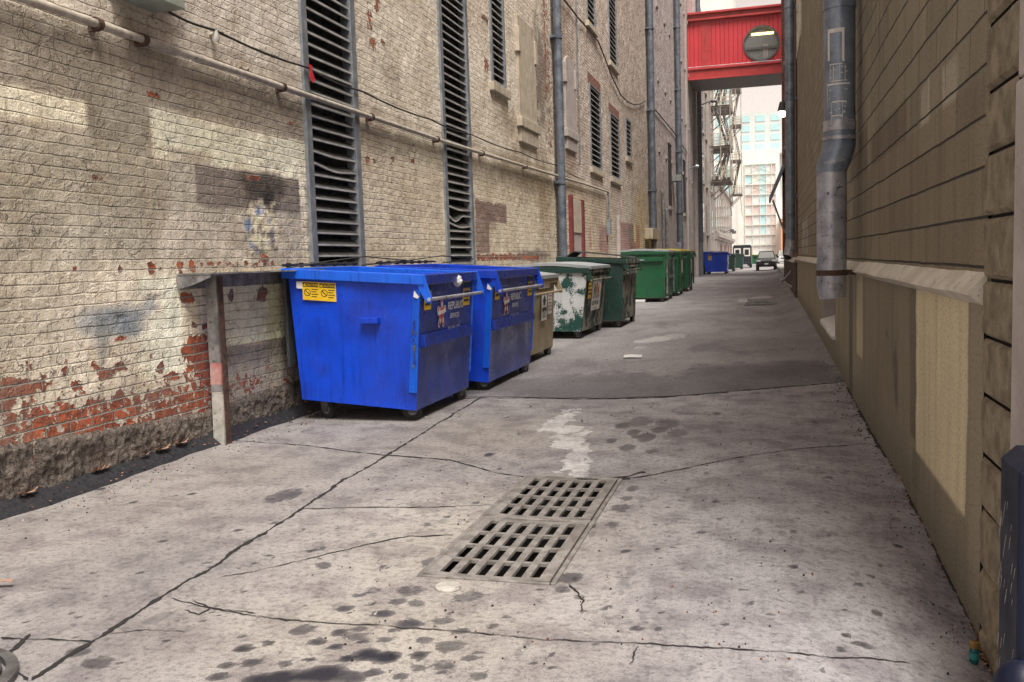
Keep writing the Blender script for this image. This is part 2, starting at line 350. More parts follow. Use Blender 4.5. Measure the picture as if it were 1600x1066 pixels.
M['taupe'] = enamel('green_with_taupe_overpaint', (.22, .20, .16), (.17, .155, .125), (.020, .035, .030), .5, .55, (.28, .26, .22), .4, .49, .5, 3.0)
M['tan'] = enamel('tan_enamel', (.34, .27, .165), (.24, .185, .11), (.12, .085, .05), .6, .5, (.44, .38, .28), .3, .70)
M['lidblack'] = enamel('dark_plastic_lid', (.03, .035, .04), (.05, .055, .06), (.12, .13, .14), .5, .5)
M['lidpale'] = enamel('weathered_pale_lid', (.34, .36, .38), (.24, .26, .27), (.10, .12, .12), .6, .55)
M['lidyellow'] = enamel('yellow_plastic_lid', (.62, .50, .10), (.46, .36, .07), (.30, .24, .08), .4, .45)
M['rubber'] = flat('black_rubber', (.012, .012, .013), .65)
M['yellow'] = flat('yellow_sticker', (.75, .48, .02), .5)
M['black'] = flat('black_print', (.01, .01, .01), .5)
M['white'] = flat('white_print', (.72, .70, .66), .5)
M['red'] = flat('red_print', (.50, .03, .04), .5)
M['orange'] = flat('orange_print', (.75, .25, .02), .5)
M['paper'] = flat('white_paper', (.66, .66, .66), .8)
M['leaf'] = flat('dead_leaf', (.15, .06, .025), .8)
M['leafpale'] = flat('pale_dead_leaf', (.36, .20, .13), .8)
M['glassdark'] = flat('dark_glass', (.02, .024, .028), .06)
M['maroon'] = rough_mat('maroon_paint', (.14, .022, .024), (.21, .04, .038), 8, .6, .002)

# ------------------------------------------------------------------ ground materials
def concrete_mat():
    t = T('alley_concrete'); co = t.co(); wet = t.attr('wet'); wh = t.attr('white'); warm = t.attr('warm')
    n1 = t.noise(co, .7, 4, .6); n2 = t.noise(co, 3.2, 5, .62); n3 = t.noise(co, 26, 4, .65); n4 = t.noise(co, 210, 2, .7)
    brush = t.noise(t.vm('MULTIPLY', co, (1, .09, 1)), 55, 3, .6)
    col = t.mix(t.rng(n1, .3, .7), (.235, .223, .238), (.385, .370, .378))
    lft = t.rng(t.sep(co)[0], -1.6, -3.2, 0, .5); col = t.mix(lft, col, t.mix(1, col, (.70, .67, .62), 'MULTIPLY'))  # slab colour lowered toward the left to offset the stronger light there
    col = t.mix(t.m('MULTIPLY', warm, .8), col, (.36, .325, .27))
    col = t.mix(t.rng(n2, .42, .66, 0, .8), col, t.mix(1, col, (.58, .55, .58), 'MULTIPLY'))
    col = t.mix(t.rng(n3, .46, .68, 0, .8), col, t.mix(1, col, (.52, .51, .53), 'MULTIPLY'))
    col = t.mix(t.rng(t.noise(co, 70, 3, .7), .5, .68, 0, .75), col, t.mix(1, col, (.55, .54, .55), 'MULTIPLY'))
    col = t.mix(t.rng(brush, .5, .75, 0, .35), col, t.mix(1, col, (1.35, 1.34, 1.33), 'MULTIPLY'))
    col = t.mix(t.rng(n4, .52, .70, 0, .6), col, t.mix(1, col, (.5, .49, .5), 'MULTIPLY'))
    col = t.mix(t.rng(n4, .30, .42, .55, 0), col, t.mix(1, col, (1.5, 1.5, 1.48), 'MULTIPLY'))
    blot = t.rng(t.noise(t.vm('MULTIPLY', co, (1, .55, 1)), 5.5, 2, .5), .66, .70)
    spk = t.rng(t.noise(t.vm('MULTIPLY', co, (1, .6, 1)), 17, 2, .5), .71, .74)
    col = t.mix(t.m('MULTIPLY', blot, .45), col, (.10, .095, .10)); col = t.mix(t.m('MULTIPLY', spk, .7), col, (.05, .047, .05))
    whm = t.m('ADD', wh, t.m('MULTIPLY', t.m('SUBTRACT', t.noise(co, 12, 4, .7), .5), .9))
    wf = t.m('MULTIPLY', t.rng(whm, .34, .52), t.m('GREATER_THAN', wh, .02))
    col = t.mix(t.m('MULTIPLY', wf, t.m('MULTIPLY', t.rng(n3, .3, .62, 1, .5), t.rng(n2, .35, .62, 1, .55))), col, (.64, .63, .635))
    wm = t.m('ADD', wet, t.m('MULTIPLY', t.m('SUBTRACT', t.noise(co, 13, 5, .7), .5), .95))
    wf2 = t.m('MULTIPLY', t.rng(wm, .16, .34), t.m('GREATER_THAN', wet, .02))
    col = t.mix(t.m('MULTIPLY', wf2, t.m('ADD', .35, t.m('MULTIPLY', wet, .65))), col, (.018, .018, .026))
    h = t.m('ADD', t.m('MULTIPLY', n3, .0035), t.m('MULTIPLY', n4, .0016)); h = t.m('ADD', h, t.m('MULTIPLY', n2, .008)); h = t.m('ADD', h, t.m('MULTIPLY', brush, .0012))
    h = t.m('SUBTRACT', h, t.m('MULTIPLY', spk, .004))
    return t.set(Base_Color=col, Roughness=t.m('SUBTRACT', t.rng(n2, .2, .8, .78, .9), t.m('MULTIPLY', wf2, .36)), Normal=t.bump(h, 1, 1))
def asphalt_mat():
    t = T('alley_asphalt'); co = t.co(); wet = t.attr('wet'); wh = t.attr('white')
    n1 = t.noise(co, .35, 4, .6); n2 = t.noise(t.vm('MULTIPLY', co, (1, .4, 1)), 1.6, 5, .62); n3 = t.noise(co, 30, 4, .75); n4 = t.noise(co, 120, 2, .7)
    col = t.mix(t.rng(n1, .3, .7), (.28, .263, .277), (.42, .40, .407))
    col = t.mix(t.rng(n2, .45, .68, 0, .7), col, t.mix(1, col, (.60, .59, .61), 'MULTIPLY'))
    col = t.mix(t.rng(n3, .46, .64, 0, .85), col, t.mix(1, col, (.42, .41, .42), 'MULTIPLY'))
    col = t.mix(t.rng(n4, .54, .64, 0, .75), col, (.50, .48, .49)); col = t.mix(t.rng(n4, .30, .42, .8, 0), col, (.09, .085, .09))
    col = t.mix(t.rng(t.m('ADD', wet, t.m('MULTIPLY', t.m('SUBTRACT', n2, .5), .8)), .35, .95, 0, .55), col, (.085, .08, .088))
    whm = t.m('ADD', wh, t.m('MULTIPLY', t.m('SUBTRACT', t.noise(co, 9, 4, .7), .5), 1.0))
    col = t.mix(t.m('MULTIPLY', t.rng(whm, .45, .6), t.m('MULTIPLY', t.m('GREATER_THAN', wh, .02), .8)), col, (.55, .54, .54))
    h = t.m('ADD', t.m('MULTIPLY', n3, .018), t.m('MULTIPLY', n4, .010)); h = t.m('ADD', h, t.m('MULTIPLY', n2, .02))
    return t.set(Base_Color=col, Roughness=.86, Normal=t.bump(h, 1, 1))
M['concrete'] = concrete_mat(); M['asphalt'] = asphalt_mat()
M['crack'] = flat('crack_dirt', (.016, .015, .015), .95)
M['street'] = rough_mat('street_asphalt', (.16, .155, .16), (.22, .21, .21), 2, .9, .006)
M['kerbstone'] = rough_mat('kerb_concrete', (.30, .29, .28), (.42, .41, .39), 4, .85, .004)
M['iron'] = rough_mat('worn_cast_iron', (.15, .138, .13), (.30, .28, .265), 9, .55, .004, .15, speck=(.16, .09, .05))
M['irondark'] = rough_mat('dark_cast_iron', (.06, .058, .06), (.14, .135, .135), 9, .55, .004, .2)

# ------------------------------------------------------------------ ground
B = MB(); B.box(-600, 600, -300, 900, -2.4, -1.9); tag(B.build('street_ground', M['street']), None, None, kind='structure')
GX0, GX1, GY0, GY1 = -1.725, -1.0, 4.19, 6.36            # drain opening
xs = np.unique(np.round(np.r_[np.arange(-4.95, .96, .025), GX0, GX1], 4)); ys = np.unique(np.round(np.r_[np.arange(-1.0, 2, .2), np.arange(2, 12.0, .025), GY0, GY1], 4))
X, Y = np.meshgrid(xs, ys); Xf, Yf = X.ravel(), Y.ravel()
Z = gz(Xf, Yf)+.012*(fbm(Xf*.8, Yf*.8, 3, 3)-.5)
dr = np.maximum(np.maximum(GX0-Xf, Xf-GX1), np.maximum(GY0-Yf, Yf-GY1)); Z = np.where(dr < .35, Z*sm(dr, .0, .35), Z)-.03*(1-sm(dr, 0, .9))
wet = np.zeros_like(Xf); white = np.zeros_like(Xf)
def ell(field, px, py, rpx, st=1.0, asp=.42, sharp=.5, rag=.6):
    x, y = gp(px, py); x2, _ = gp(px+rpx, py); _, y2 = gp(px, py-rpx*asp)
    rx = abs(x2-x)+.004; ry = abs(y2-y)+.004; wb = rag*(fbm(Xf*9+px, Yf*6+py, 4, 5)-.5)
    d = np.hypot((Xf-x)/rx, (Yf-y)/ry)+wb
    np.maximum(field, st*(1-sm(d, sharp, 1.25)), out=field)
for q in [(604, 1028, 22, 1), (575, 1024, 26, 1), (545, 1030, 12, 1), (508, 1054, 38, 1), (475, 1058, 24, 1), (440, 1060, 30, 1), (405, 1064, 26, 1), (548, 1060, 24, .8), (655, 1025, 14, .9), (585, 1052, 14, .8), (625, 1058, 12, .7), (530, 988, 14, .8), (568, 1003, 9, .9), (612, 985, 10, .6), (420, 1005, 10, .8), (355, 1040, 12, .7), (340, 1058, 16, .8), (485, 1032, 9, .9), (662, 1000, 16, .5), (720, 985, 14, .5), (735, 1030, 14, .5), (620, 935, 14, .5), (585, 915, 14, .4), (380, 1014, 14, .9), (392, 1036, 16, .7), (640, 974, 20, .75), (598, 956, 18, .8), (540, 948, 16, .7), (497, 1004, 15, .8), (448, 1038, 13, .6),
          (470, 985, 22, .5), (525, 1012, 12, .9), (562, 982, 14, .5), (692, 968, 20, .4), (650, 938, 18, .4), (560, 925, 12, .4), (700, 1010, 26, .45), (690, 1040, 24, .4), (750, 1058, 20, .45), (770, 975, 18, .35), (555, 995, 22, .4), (600, 1000, 15, .55), (655, 1045, 15, .5),
          (890, 893, 22, .5), (880, 912, 16, .45), (905, 925, 14, .4), (975, 665, 14, .6), (990, 676, 12, .6), (1010, 684, 16, .6), (1030, 672, 14, .6), (980, 700, 14, .5), (955, 690, 10, .5), (1000, 660, 24, .4), (1045, 662, 20, .5), (1060, 676, 18, .4), (1020, 705, 12, .4),
          (980, 772, 12, .4), (970, 786, 16, .4), (990, 757, 14, .4), (960, 812, 14, .35), (780, 890, 24, .3), (730, 925, 30, .35), (640, 915, 26, .35), (680, 870, 30, .35), (505, 880, 16, .5), (445, 775, 30, .4), (120, 1020, 20, .5), (150, 1035, 30, .4),
          (1350, 1008, 11, .6), (1240, 885, 7, .9), (1370, 958, 12, .6), (1205, 960, 9, .5), (1095, 830, 7, .6), (485, 860, 7, .9), (770, 560, 4, .7), (370, 828, 5, .9), (420, 868, 5, .8), (255, 845, 6, .7)]:
    ell(wet, *q)
for x, y in zip(RNG.uniform(620, 1420, 90), RNG.uniform(630, 1060, 90)): ell(wet, x, y, 2+RNG.random()*6, .35+.5*RNG.random())
for x, y in zip(RNG.uniform(20, 620, 50), RNG.uniform(760, 1050, 50)): ell(wet, x, y, 2+RNG.random()*4, .4+.5*RNG.random())
for q in [(872, 660, 22, .8), (890, 672, 20, .9), (880, 655, 28, .6), (895, 690, 18, .95), (898, 708, 20, .95), (900, 722, 22, .95), (905, 735, 18, .85), (892, 684, 24, .8), (902, 715, 22, .8), (925, 632, 20, .3), (900, 640, 22, .3), (790, 652, 20, .3), (780, 640, 30, .22)]: ell(white, *q, asp=.7, sharp=.2, rag=2.2)
gx, gy = gp(600, 985); warm = .8*np.exp(-(((Xf-gx)/1.0)**2+((Yf-gy)/.8)**2))
gx, gy = gp(740, 840); warm = np.maximum(warm, .8*np.exp(-(((Xf-gx)/.9)**2+((Yf-gy)/1.6)**2)))
gx, gy = gp(250, 760); warm = np.maximum(warm, .4*np.exp(-(((Xf-gx)/1.2)**2+((Yf-gy)/2.2)**2)))
gx, gy = gp(780, 680); warm = np.maximum(warm, .55*np.exp(-(((Xf-gx)/1.2)**2+((Yf-gy)/1.4)**2)))
xc = (X[:-1, :-1]+X[1:, 1:])/2; yc = (Y[:-1, :-1]+Y[1:, 1:])/2
keep = ~((xc > GX0) & (xc < GX1) & (yc > GY0) & (yc < GY1))
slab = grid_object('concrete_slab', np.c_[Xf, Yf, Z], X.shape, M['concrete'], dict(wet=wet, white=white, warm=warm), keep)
tag(slab, None, None, kind='structure')
def slab_z(x, y):
    z = float(gz(x, y))+.012*(float(fbm(x*.8, y*.8, 3, 3))-.5); d = max(GX0-x, x-GX1, GY0-y, y-GY1)
    if d < .35: z *= float(sm(d, 0, .35))
    return z-.03*(1-float(sm(d, 0, .9)))
# cracks and joints: ragged dirt-filled lines in the slab, one child mesh
ck = MB()
def crack(pts, w0, w1=None, jit=.02):
    P = [Vector((*gp(*p), 0)) for p in pts]; w1 = w0 if w1 is None else w1; L = []
    for a, b in zip(P[:-1], P[1:]):
        n = max(2, int((b-a).length/.022)); L += [a.lerp(b, i/n) for i in range(n)]
    L.append(P[-1]); N = len(L); prev = None; s0 = random.random()*50
    for i, p in enumerate(L):
        d = (L[min(i+1, N-1)]-L[max(i-1, 0)]).normalized(); nn = Vector((-d.y, d.x, 0))
        off = jit*2.2*(float(fbm(i*.10+s0, 1.5, 4, 1))-.5)+min(jit, .02)*.5*(random.random()-.5)
        wd = (w0+(w1-w0)*i/N)*(.08+1.5*float(vnoise(i*.30+s0, 7.5, 2))**1.6)*.40+.001
        if i in (0, N-1): wd = .001
        c = p+nn*off; a, b = c-nn*wd, c+nn*wd
        a.z = slab_z(a.x, a.y)+.004; b.z = slab_z(b.x, b.y)+.004
        if prev: ck.quad(prev[0], prev[1], b, a)
        prev = (a, b)
crack([(48, 1064), (100, 1030), (150, 1000), (225, 950), (300, 905), (400, 840), (470, 795), (540, 750), (605, 712)], .042, .034, .025)
crack([(605, 712), (680, 665), (750, 622)], .03, .04, .02)
crack([(368, 688), (480, 697), (560, 707), (605, 712), (660, 716)], .018, .03); crack([(600, 711), (650, 715), (700, 720)], .06, .03, .03)
crack([(660, 716), (700, 718), (780, 735), (832, 741)], .026, .02); crack([(966, 742), (1000, 740), (1080, 728), (1200, 708), (1370, 693)], .022, .016)
crack([(900, 742), (960, 744), (985, 741)], .08, .12, .03); crack([(950, 742), (985, 737), (1010, 733)], .06, .05, .04)
crack([(470, 795), (520, 794), (560, 793), (640, 790), (772, 782)], .022, .012); crack([(345, 902), (400, 893), (460, 878), (560, 850), (640, 832), (708, 828)], .008, .02)
crack([(0, 998), (50, 1001), (90, 1000), (150, 1003)], .02, .016); crack([(0, 1030), (20, 1012), (42, 992)], .06, .02, .04); crack([(45, 1064), (20, 1045), (0, 1030)], .03, .03)
crack([(265, 935), (330, 950), (400, 958)], .010); crack([(300, 938), (330, 950), (400, 962), (480, 970), (560, 975), (700, 985), (850, 1000), (1000, 1005), (1150, 1015), (1300, 1030), (1420, 1035)], .010, .013)
crack([(890, 905), (915, 930), (910, 950)], .012); crack([(1000, 1010), (985, 1040)], .008); crack([(170, 990), (230, 985), (290, 988)], .006)
crack([(330, 950), (310, 960), (285, 955)], .01)
for side in (.06, .04): crack([(1325, 606), (1365, 682), (1413, 752), (1460, 850), (1500, 930), (1558, 1060)], side, side*1.1, .03)
crack([(560, 641), (700, 624), (750, 622), (850, 623), (950, 624), (1040, 621), (1130, 614), (1220, 606), (1322, 597)], .05, .06, .04)
ck.build('joint', M['crack'], slab, fix=False)
# asphalt begins at a ragged edge across the alley
edge = np.array(sorted([gp(x, y) for x, y in [(560, 640), (700, 622), (750, 620), (790, 620), (850, 622), (950, 623), (1040, 620), (1130, 613), (1220, 605), (1290, 599), (1322, 596)]]))
xs = np.r_[-4.95, np.arange(-4.9, .96, .06), 1.2, 2, 6, 9]; v = np.r_[np.linspace(0, 1, 40)**1.2*6, np.arange(6.15, 28, .15), np.arange(28.5, 120, 1.5), 150, 230]
X, V = np.meshgrid(xs, v); e0 = np.interp(X, edge[:, 0], edge[:, 1])+.08*(fbm(X*5, X*0+2, 3, 9)-.5); Y = e0*(1-sm(V, 0, 8))+10.2*sm(V, 0, 8)+V
Xf, Yf = X.ravel(), Y.ravel(); Zf = np.where(Xf < .96, gz(Xf, Yf), gz(.95, Yf)-.02)+.006+.02*(fbm(Xf*.7, Yf*.5, 3, 4)-.5)*sm(V.ravel(), .05, 1)+.012*sm(V.ravel(), 0, .2)
wet = np.zeros_like(Xf); white = np.zeros_like(Xf)
for q in [(1180, 588, 150, .9), (1240, 578, 90, 1), (930, 608, 190, .95), (830, 604, 90, .9), (1080, 604, 120, .9), (760, 610, 50, .9), (1290, 592, 60, .9), (1010, 500, 60, .5), (1060, 510, 60, .45), (1130, 545, 90, .5), (960, 575, 80, .4), (1150, 470, 25, .6), (1165, 482, 25, .7)]: ell(wet, *q, asp=.16)
for q in [(1005, 535, 18, .8), (1030, 531, 26, .7), (1000, 545, 14, .6), (1050, 527, 30, .55), (1190, 467, 22, .8), (1165, 470, 20, .6)]: ell(white, *q, asp=.2)
tag(grid_object('asphalt_road', np.c_[Xf, Yf, Zf], X.shape, M['asphalt'], dict(wet=wet, white=white)), None, None, kind='structure')
# black tar strip banked against the foot of the left wall
ys = np.arange(.6, 12, .05); rows = []
for y in ys:
    wv = .16+.05*(float(fbm(y*2.2, 3, 3, 2))-.5)*2
    rows += [(-4.90, y, .10+.02*float(fbm(y*4, 1))), (-4.84, y, .085+.02*float(fbm(y*5, 2))), (-4.87+wv*.6, y, .045+.012*float(fbm(y*7, 5))), (-4.87+wv, y, .004), (-4.87+wv+.012, y, -.02)]
tag(grid_object('tar_strip', np.array(rows), (len(ys), 5), M['tar'], {}), None, None, kind='structure')
# kerb and pavement far down on the right
B = MB(); B.box(.98, 6, 47.3, 130, -.3, .30, 0); tag(B.build('pavement', M['kerbstone'], bevel=.03), None, None, kind='structure')

# ------------------------------------------------------------------ drain grates
def grate(name, label, y0, y1, bend):
    t = thing(name, label, 'drain grate', ((GX0+GX1)/2, (y0+y1)/2, -.03), group='cast iron drain grates in the alley')
    hx = (GX1-GX0)/2-.035; hy = (y1-y0)/2-.025; nc, nr = 6, 4; top = .012; th = .018
    xe = [-hx]; ye = [-hy]; sw = .052; sl = .212
    for i in range(nc):
        c = -hx+.042+(2*hx-.084)*(i+.5)/nc; xe += [c-sw/2, c+sw/2]
    for j in range(nr):
        c = -hy+.04+(2*hy-.08)*(j+.5)/nr; ye += [c-sl/2, c+sl/2]
    xe.append(hx); ye.append(hy); b = MB(); zz = lambda x: top-bend*(1-(x/hx)**2)
    for i in range(len(xe)-1):
        for j in range(len(ye)-1):
            x0, x1, a, c = xe[i], xe[i+1], ye[j], ye[j+1]
            if i % 2 and j % 2: continue
            b.hexa([(x0, a, zz(x0)-th), (x1, a, zz(x1)-th), (x1, c, zz(x1)-th), (x0, c, zz(x0)-th), (x0, a, zz(x0)), (x1, a, zz(x1)), (x1, c, zz(x1)), (x0, c, zz(x0))])
    g = b.build('grating', M['iron'], t)
    bm = bmesh.new(); bm.from_mesh(g.data); bmesh.ops.remove_doubles(bm, verts=bm.verts, dist=.0005)
    inner = [f for f in bm.faces if all(len(e.link_faces) > 2 for e in f.edges)]
    # drop the hidden walls shared by two neighbouring blocks
    seen = {}
    for f in bm.faces: seen.setdefault(tuple(sorted(v.index for v in f.verts)), []).append(f)
    kill = [f for fs in seen.values() if len(fs) > 1 for f in fs]
    bmesh.ops.delete(bm, geom=kill, context='FACES'); bmesh.ops.recalc_face_normals(bm, faces=bm.faces); bm.to_mesh(g.data); bm.free()
    f = MB(); o = .034
    for x0, x1, a, c in ((-hx-o, -hx-.006, -hy-.02, hy+.02), (hx+.009, hx+o, -hy-.02, hy+.02), (-hx-.006, hx+.006, -hy-.024, -hy-.006), (-hx-.006, hx+.006, hy+.006, hy+.024)):
        f.box(x0, x1, a, c, -.05, .010)
    f.build('rim', M['iron'], t, bevel=.004); return t
ymid = 5.275
grate('drain_grate', 'worn cast iron drain grate nearer the camera, beside the small round white lid', GY0, ymid, .012)
grate('drain_grate', 'cast iron drain grate just behind the first, below the white stain on the concrete', ymid, GY1, .012)
B = MB()
for a, b, c, d in (((GX0, GY0), (GX1, GY0), 0, 0), ((GX1, GY0), (GX1, GY1), 0, 0), ((GX1, GY1), (GX0, GY1), 0, 0), ((GX0, GY1), (GX0, GY0), 0, 0)):
    B.quad((*a, -.06), (*b, -.06), (*b, -.42), (*a, -1.5))
B.quad((GX0, GY0, -1.495), (GX1, GY0, -1.495), (GX1, GY1, -1.495), (GX0, GY1, -1.495))
tag(B.build('drain_pit', M['crack'], fix=False), None, None, kind='structure')
t = thing('drain_grate', 'small far drain grate set in the asphalt with a steel edge plate in front', 'drain grate', (-.02, 30, float(gz(0, 30))+.02), group='cast iron drain grates in the alley')
b = MB()
for i in range(26): b.box(-.56+i*.044, -.56+i*.044+.022, -.9, 1.2, -.01, .035)
b.box(-.6, .6, -.95, -.9, -.01, .04); b.box(-.6, .6, 1.2, 1.26, -.01, .04); b.build('grating', M['iron'], t)
b = MB(); b.box(-.62, .60, -2.15, -1.5, -.01, .03); b.box(-.56, .56, -.9, 1.2, -.012, -.005, 1); b.build('edge_plate', [M['irondark'], M['dark']], t)
t = thing('manhole_cover', 'round iron manhole cover at the left end of the long slab joint', 'manhole cover', (-3.12, 2.56, .012))
b = MB(); b.cyl((0, 0, 0), (0, 0, 1), .30, .05, 48); b.build('cover', M['irondark'], t, bevel=.006)
b = MB(); P = [(math.cos(a)*.36, math.sin(a)*.36) for a in np.linspace(0, 2*math.pi, 49)[:-1]]
for i in range(48):
    a, c = P[i], P[(i+1) % 48]; k = .315/.36
    b.hexa([(a[0]*k, a[1]*k, -.02), (a[0], a[1], -.02), (c[0], c[1], -.02), (c[0]*k, c[1]*k, -.02), (a[0]*k, a[1]*k, .02), (a[0], a[1], .016), (c[0], c[1], .016), (c[0]*k, c[1]*k, .02)])
b.build('ring', M['irondark'], t)
x, y = gp(700, 911); b = MB(); b.cyl((0, 0, 0), (0, 0, 1), .064, .012, 32)
tag(b.build('cleanout_cap', M['whitechip'], loc=(x, y, slab_z(x, y)+.008), bevel=.003), 'small round white cap set in the concrete in front of the drain grates', 'pipe cap')

# ------------------------------------------------------------------ left-hand buildings
def YZ(x, y): p = onX(x, y); return p.y, p.z
class Wall:
    """painted wall in the plane X=XL: a grid of Y,Z with a paint colour and a bare-brick field"""
    def __init__(s, ys, zs, base, seed=0):
        s.Yg, s.Zg = np.meshgrid(ys, zs); s.Y, s.Z = s.Yg.ravel(), s.Zg.ravel(); s.seed = seed
        s.col = np.tile(np.array(base), (len(s.Y), 1)); s.peel = np.zeros(len(s.Y)); s.keep = np.ones((len(zs)-1, len(ys)-1), bool)
        s.wy = .05*(fbm(s.Y*3, s.Z*3, 4, 11+seed)-.5); s.wz = .05*(fbm(s.Y*3, s.Z*3, 4, 12+seed)-.5)
    def rect(s, y0, y1, z0, z1, c, a=1, soft=.010, ragged=1):
        Y = s.Y+s.wy*ragged; Z = s.Z+s.wz*ragged
        k = sm(Y, y0-soft, y0+soft)*(1-sm(Y, y1-soft, y1+soft))*sm(Z, z0-soft, z0+soft)*(1-sm(Z, z1-soft, z1+soft))
        s.col += (np.array(c)-s.col)*(k*a)[:, None]
    def prect(s, x0, ya, x1, yb, c, a=1, soft=.010, ragged=1):
        (y0, z1), (y1, z0) = YZ(x0, ya), YZ(x1, yb); s.rect(y0, y1, z0, z1, c, a, soft, ragged)
    def blob(s, px, py, rx, ry, c, a=1, hard=.4):
        y, z = YZ(px, py); y2, _ = YZ(px+rx, py); _, z2 = YZ(px, py-ry)
        d = np.hypot((s.Y-y)/(abs(y2-y)+.001), (s.Z-z)/(abs(z2-z)+.001))+1.0*(fbm(s.Y*5, s.Z*6, 4, int(px))-.5)
        k = (1-sm(d, hard, 1.05))*a; s.col += (np.array(c)-s.col)*k[:, None]
    def chip(s, px, py, rx, ry, st=.9):
        y, z = YZ(px, py); y2, _ = YZ(px+rx, py); _, z2 = YZ(px, py-ry)
        d = np.hypot((s.Y-y)/(abs(y2-y)+.001), (s.Z-z)/(abs(z2-z)+.001)); np.maximum(s.peel, st*.92*(1-sm(d, .0, 1.9)), out=s.peel)
    def hole(s, y0, y1, z0, z1):
        yc = (s.Yg[:-1, :-1]+s.Yg[1:, 1:])/2; zc = (s.Zg[:-1, :-1]+s.Zg[1:, 1:])/2
        s.keep &= ~((yc > y0) & (yc < y1) & (zc > z0) & (zc < z1))
    def build(s, mat, parent, relief=.012):
        x = XL+relief*(fbm(s.Y*1.3, s.Z*1.3, 3, 40+s.seed)-.5)+.006*(fbm(s.Y*7, s.Z*9, 3, 41+s.seed)-.5)
        return grid_object("wall", np.c_[x, s.Y, s.Z], s.Yg.shape, mat, dict(paint=np.minimum(s.col*1.38, .86), peel=s.peel), s.keep, parent)
def cuts(a, b, step, extra): return np.unique(np.round(np.r_[np.arange(a, b+1e-6, step), b, extra], 4))
def building_mass(t, y0, y1, z1, mat, x0=-14):
    b = MB(); b.box(x0, XL-.45, y0, y1, -.3, z1); b.box(XL-.45, XL+.06, y0, y1, z1, z1+.25); b.build('roof', mat, t)
CREAM, PALE, OLIVE, TAN, TAUPE, GREY = (np.array(q) for q in ((.56, .485, .375), (.66, .575, .43), (.345, .305, .225), (.41, .335, .24), (.30, .24, .20), (.47, .42, .35)))

def louvre(t, y0, y1, z0, z1, pitch=.13, fw=.13, bent={}, sill=False, depth=.3, lintel=None, slatmat='slat', proud=.035):
    """deep opening with a steel frame and horizontal blades"""
    fr = MB()
    fr.box(XL-.1, XL+proud, y0, y0+fw, z0, z1); fr.box(XL-.1, XL+proud, y1-fw, y1, z0, z1); fr.box(XL-.1, XL+proud-.004, y0+fw, y1-fw, z0, z0+fw*.6); fr.box(XL-.1, XL+proud-.004, y0+fw, y1-fw, z1-fw*.5, z1)
    f = fr.build('louvre', M['galv'], t, bevel=.004)
    k = MB(); X0 = XL-.42
    k.quad((X0, y0, z0), (X0, y1, z0), (X0, y1, z1), (X0, y0, z1))
    for a, b in ((y0, y0), (y1, y1)): k.quad((X0, a, z0), (XL-.1, a, z0), (XL-.1, a, z1), (X0, a, z1))
    k.quad((X0, y0, z0), (XL-.1, y0, z0), (XL-.1, y1, z0), (X0, y1, z0)); k.quad((X0, y0, z1), (XL-.1, y0, z1), (XL-.1, y1, z1), (X0, y1, z1))
    k.build('duct', M['dark'], f, fix=False)
    s = MB(); a, b = y0+fw-.01, y1-fw+.01; z = z0+fw*.7; i = 0
    while z < z1-.08:
        sag = bent.get(i, 0); n = 9; j1 = .006*(random.random()-.5); j2 = .012*(random.random()-.5)
        for q in range(n):
            u0, u1 = q/n, (q+1)/n; g = lambda u: z+j1*(1-u)+j2*u-abs(sag)*math.sin(math.pi*min(1, u*(1 if sag > 0 else 1.6)))**1.5-(abs(sag)*.8*u*u if sag > 0 else 0)
            P = lambda u, dx, dz: (XL+.012+dx, a+(b-a)*u, g(u)+dz)
            for (d0, d1) in (((0, 0), (0, .020)), ((0, .020), (-.095, .088)), ((0, 0), (-.012, -.003))):
                s.quad(P(u0, *d0), P(u1, *d0), P(u1, *d1), P(u0, *d1), 0 if d0 == (0, 0) else 1)
        z += pitch; i += 1
    sl = s.build('slats', [M[slatmat], M['blade']], f, fix=False); so = sl.modifiers.new('thickness', 'SOLIDIFY'); so.thickness = .004; so.offset = 0
    if sill:
        q = MB(); q.box(XL-.05, XL+.09, y0-.12, y1+.12, z0-.16, z0-.002); q.build('sill', M['stucco'], f, bevel=.01)
    if lintel:
        q = MB(); q.grid((XL+.006, y0-.12, z1+.003), (XL+.006, y1+.12, z1+.003), (XL+.006, y1+.12, z1+.28), (XL+.006, y0-.12, z1+.28), 4, 2)
        q.build('brick_arch', M['redbrick'], f)
    return f
M['stucco'] = rough_mat('painted_stucco', (.40, .345, .27), (.54, .475, .38), 5, .8, .003, axis=(1, 1, .1), speck=(.20, .16, .12))
M['stuccofar'] = rough_mat('painted_stucco_grey', (.36, .32, .30), (.47, .42, .40), 5, .8, .003, axis=(1, 1, .1))
def blocked(t, y0, y1, z0, z1, mat, arch=True):
    """window opening closed with a rendered panel, standing a little out of the wall"""
    b = MB(); ym = (y0+y1)/2; w = y1-y0
    pts = [(y0, z0+.5), (y1, z0+.5)]+([(ym+w/2*math.cos(a), z1-.35+.35*math.sin(a)) for a in np.linspace(0, math.pi, 9)] if arch else [(y1, z1), (y0, z1)])
    b.prism(pts, 'x', XL-.05, XL+.05); b.box(XL-.05, XL+.085, y0-.06, y0+.12, z1-.75, z1-.25); b.box(XL-.05, XL+.085, y1-.12, y1+.06, z1-.75, z1-.25)
    o = b.build('blocked_window', M[mat], t, bevel=.012)
    b = MB(); b.box(XL-.05, XL+.11, y0-.10, y1+.10, z0+.30, z0+.497); b.box(XL-.05, XL+.07, y0, y1, z0, z0+.297); b.build('sill', M[mat], o, bevel=.012); return o

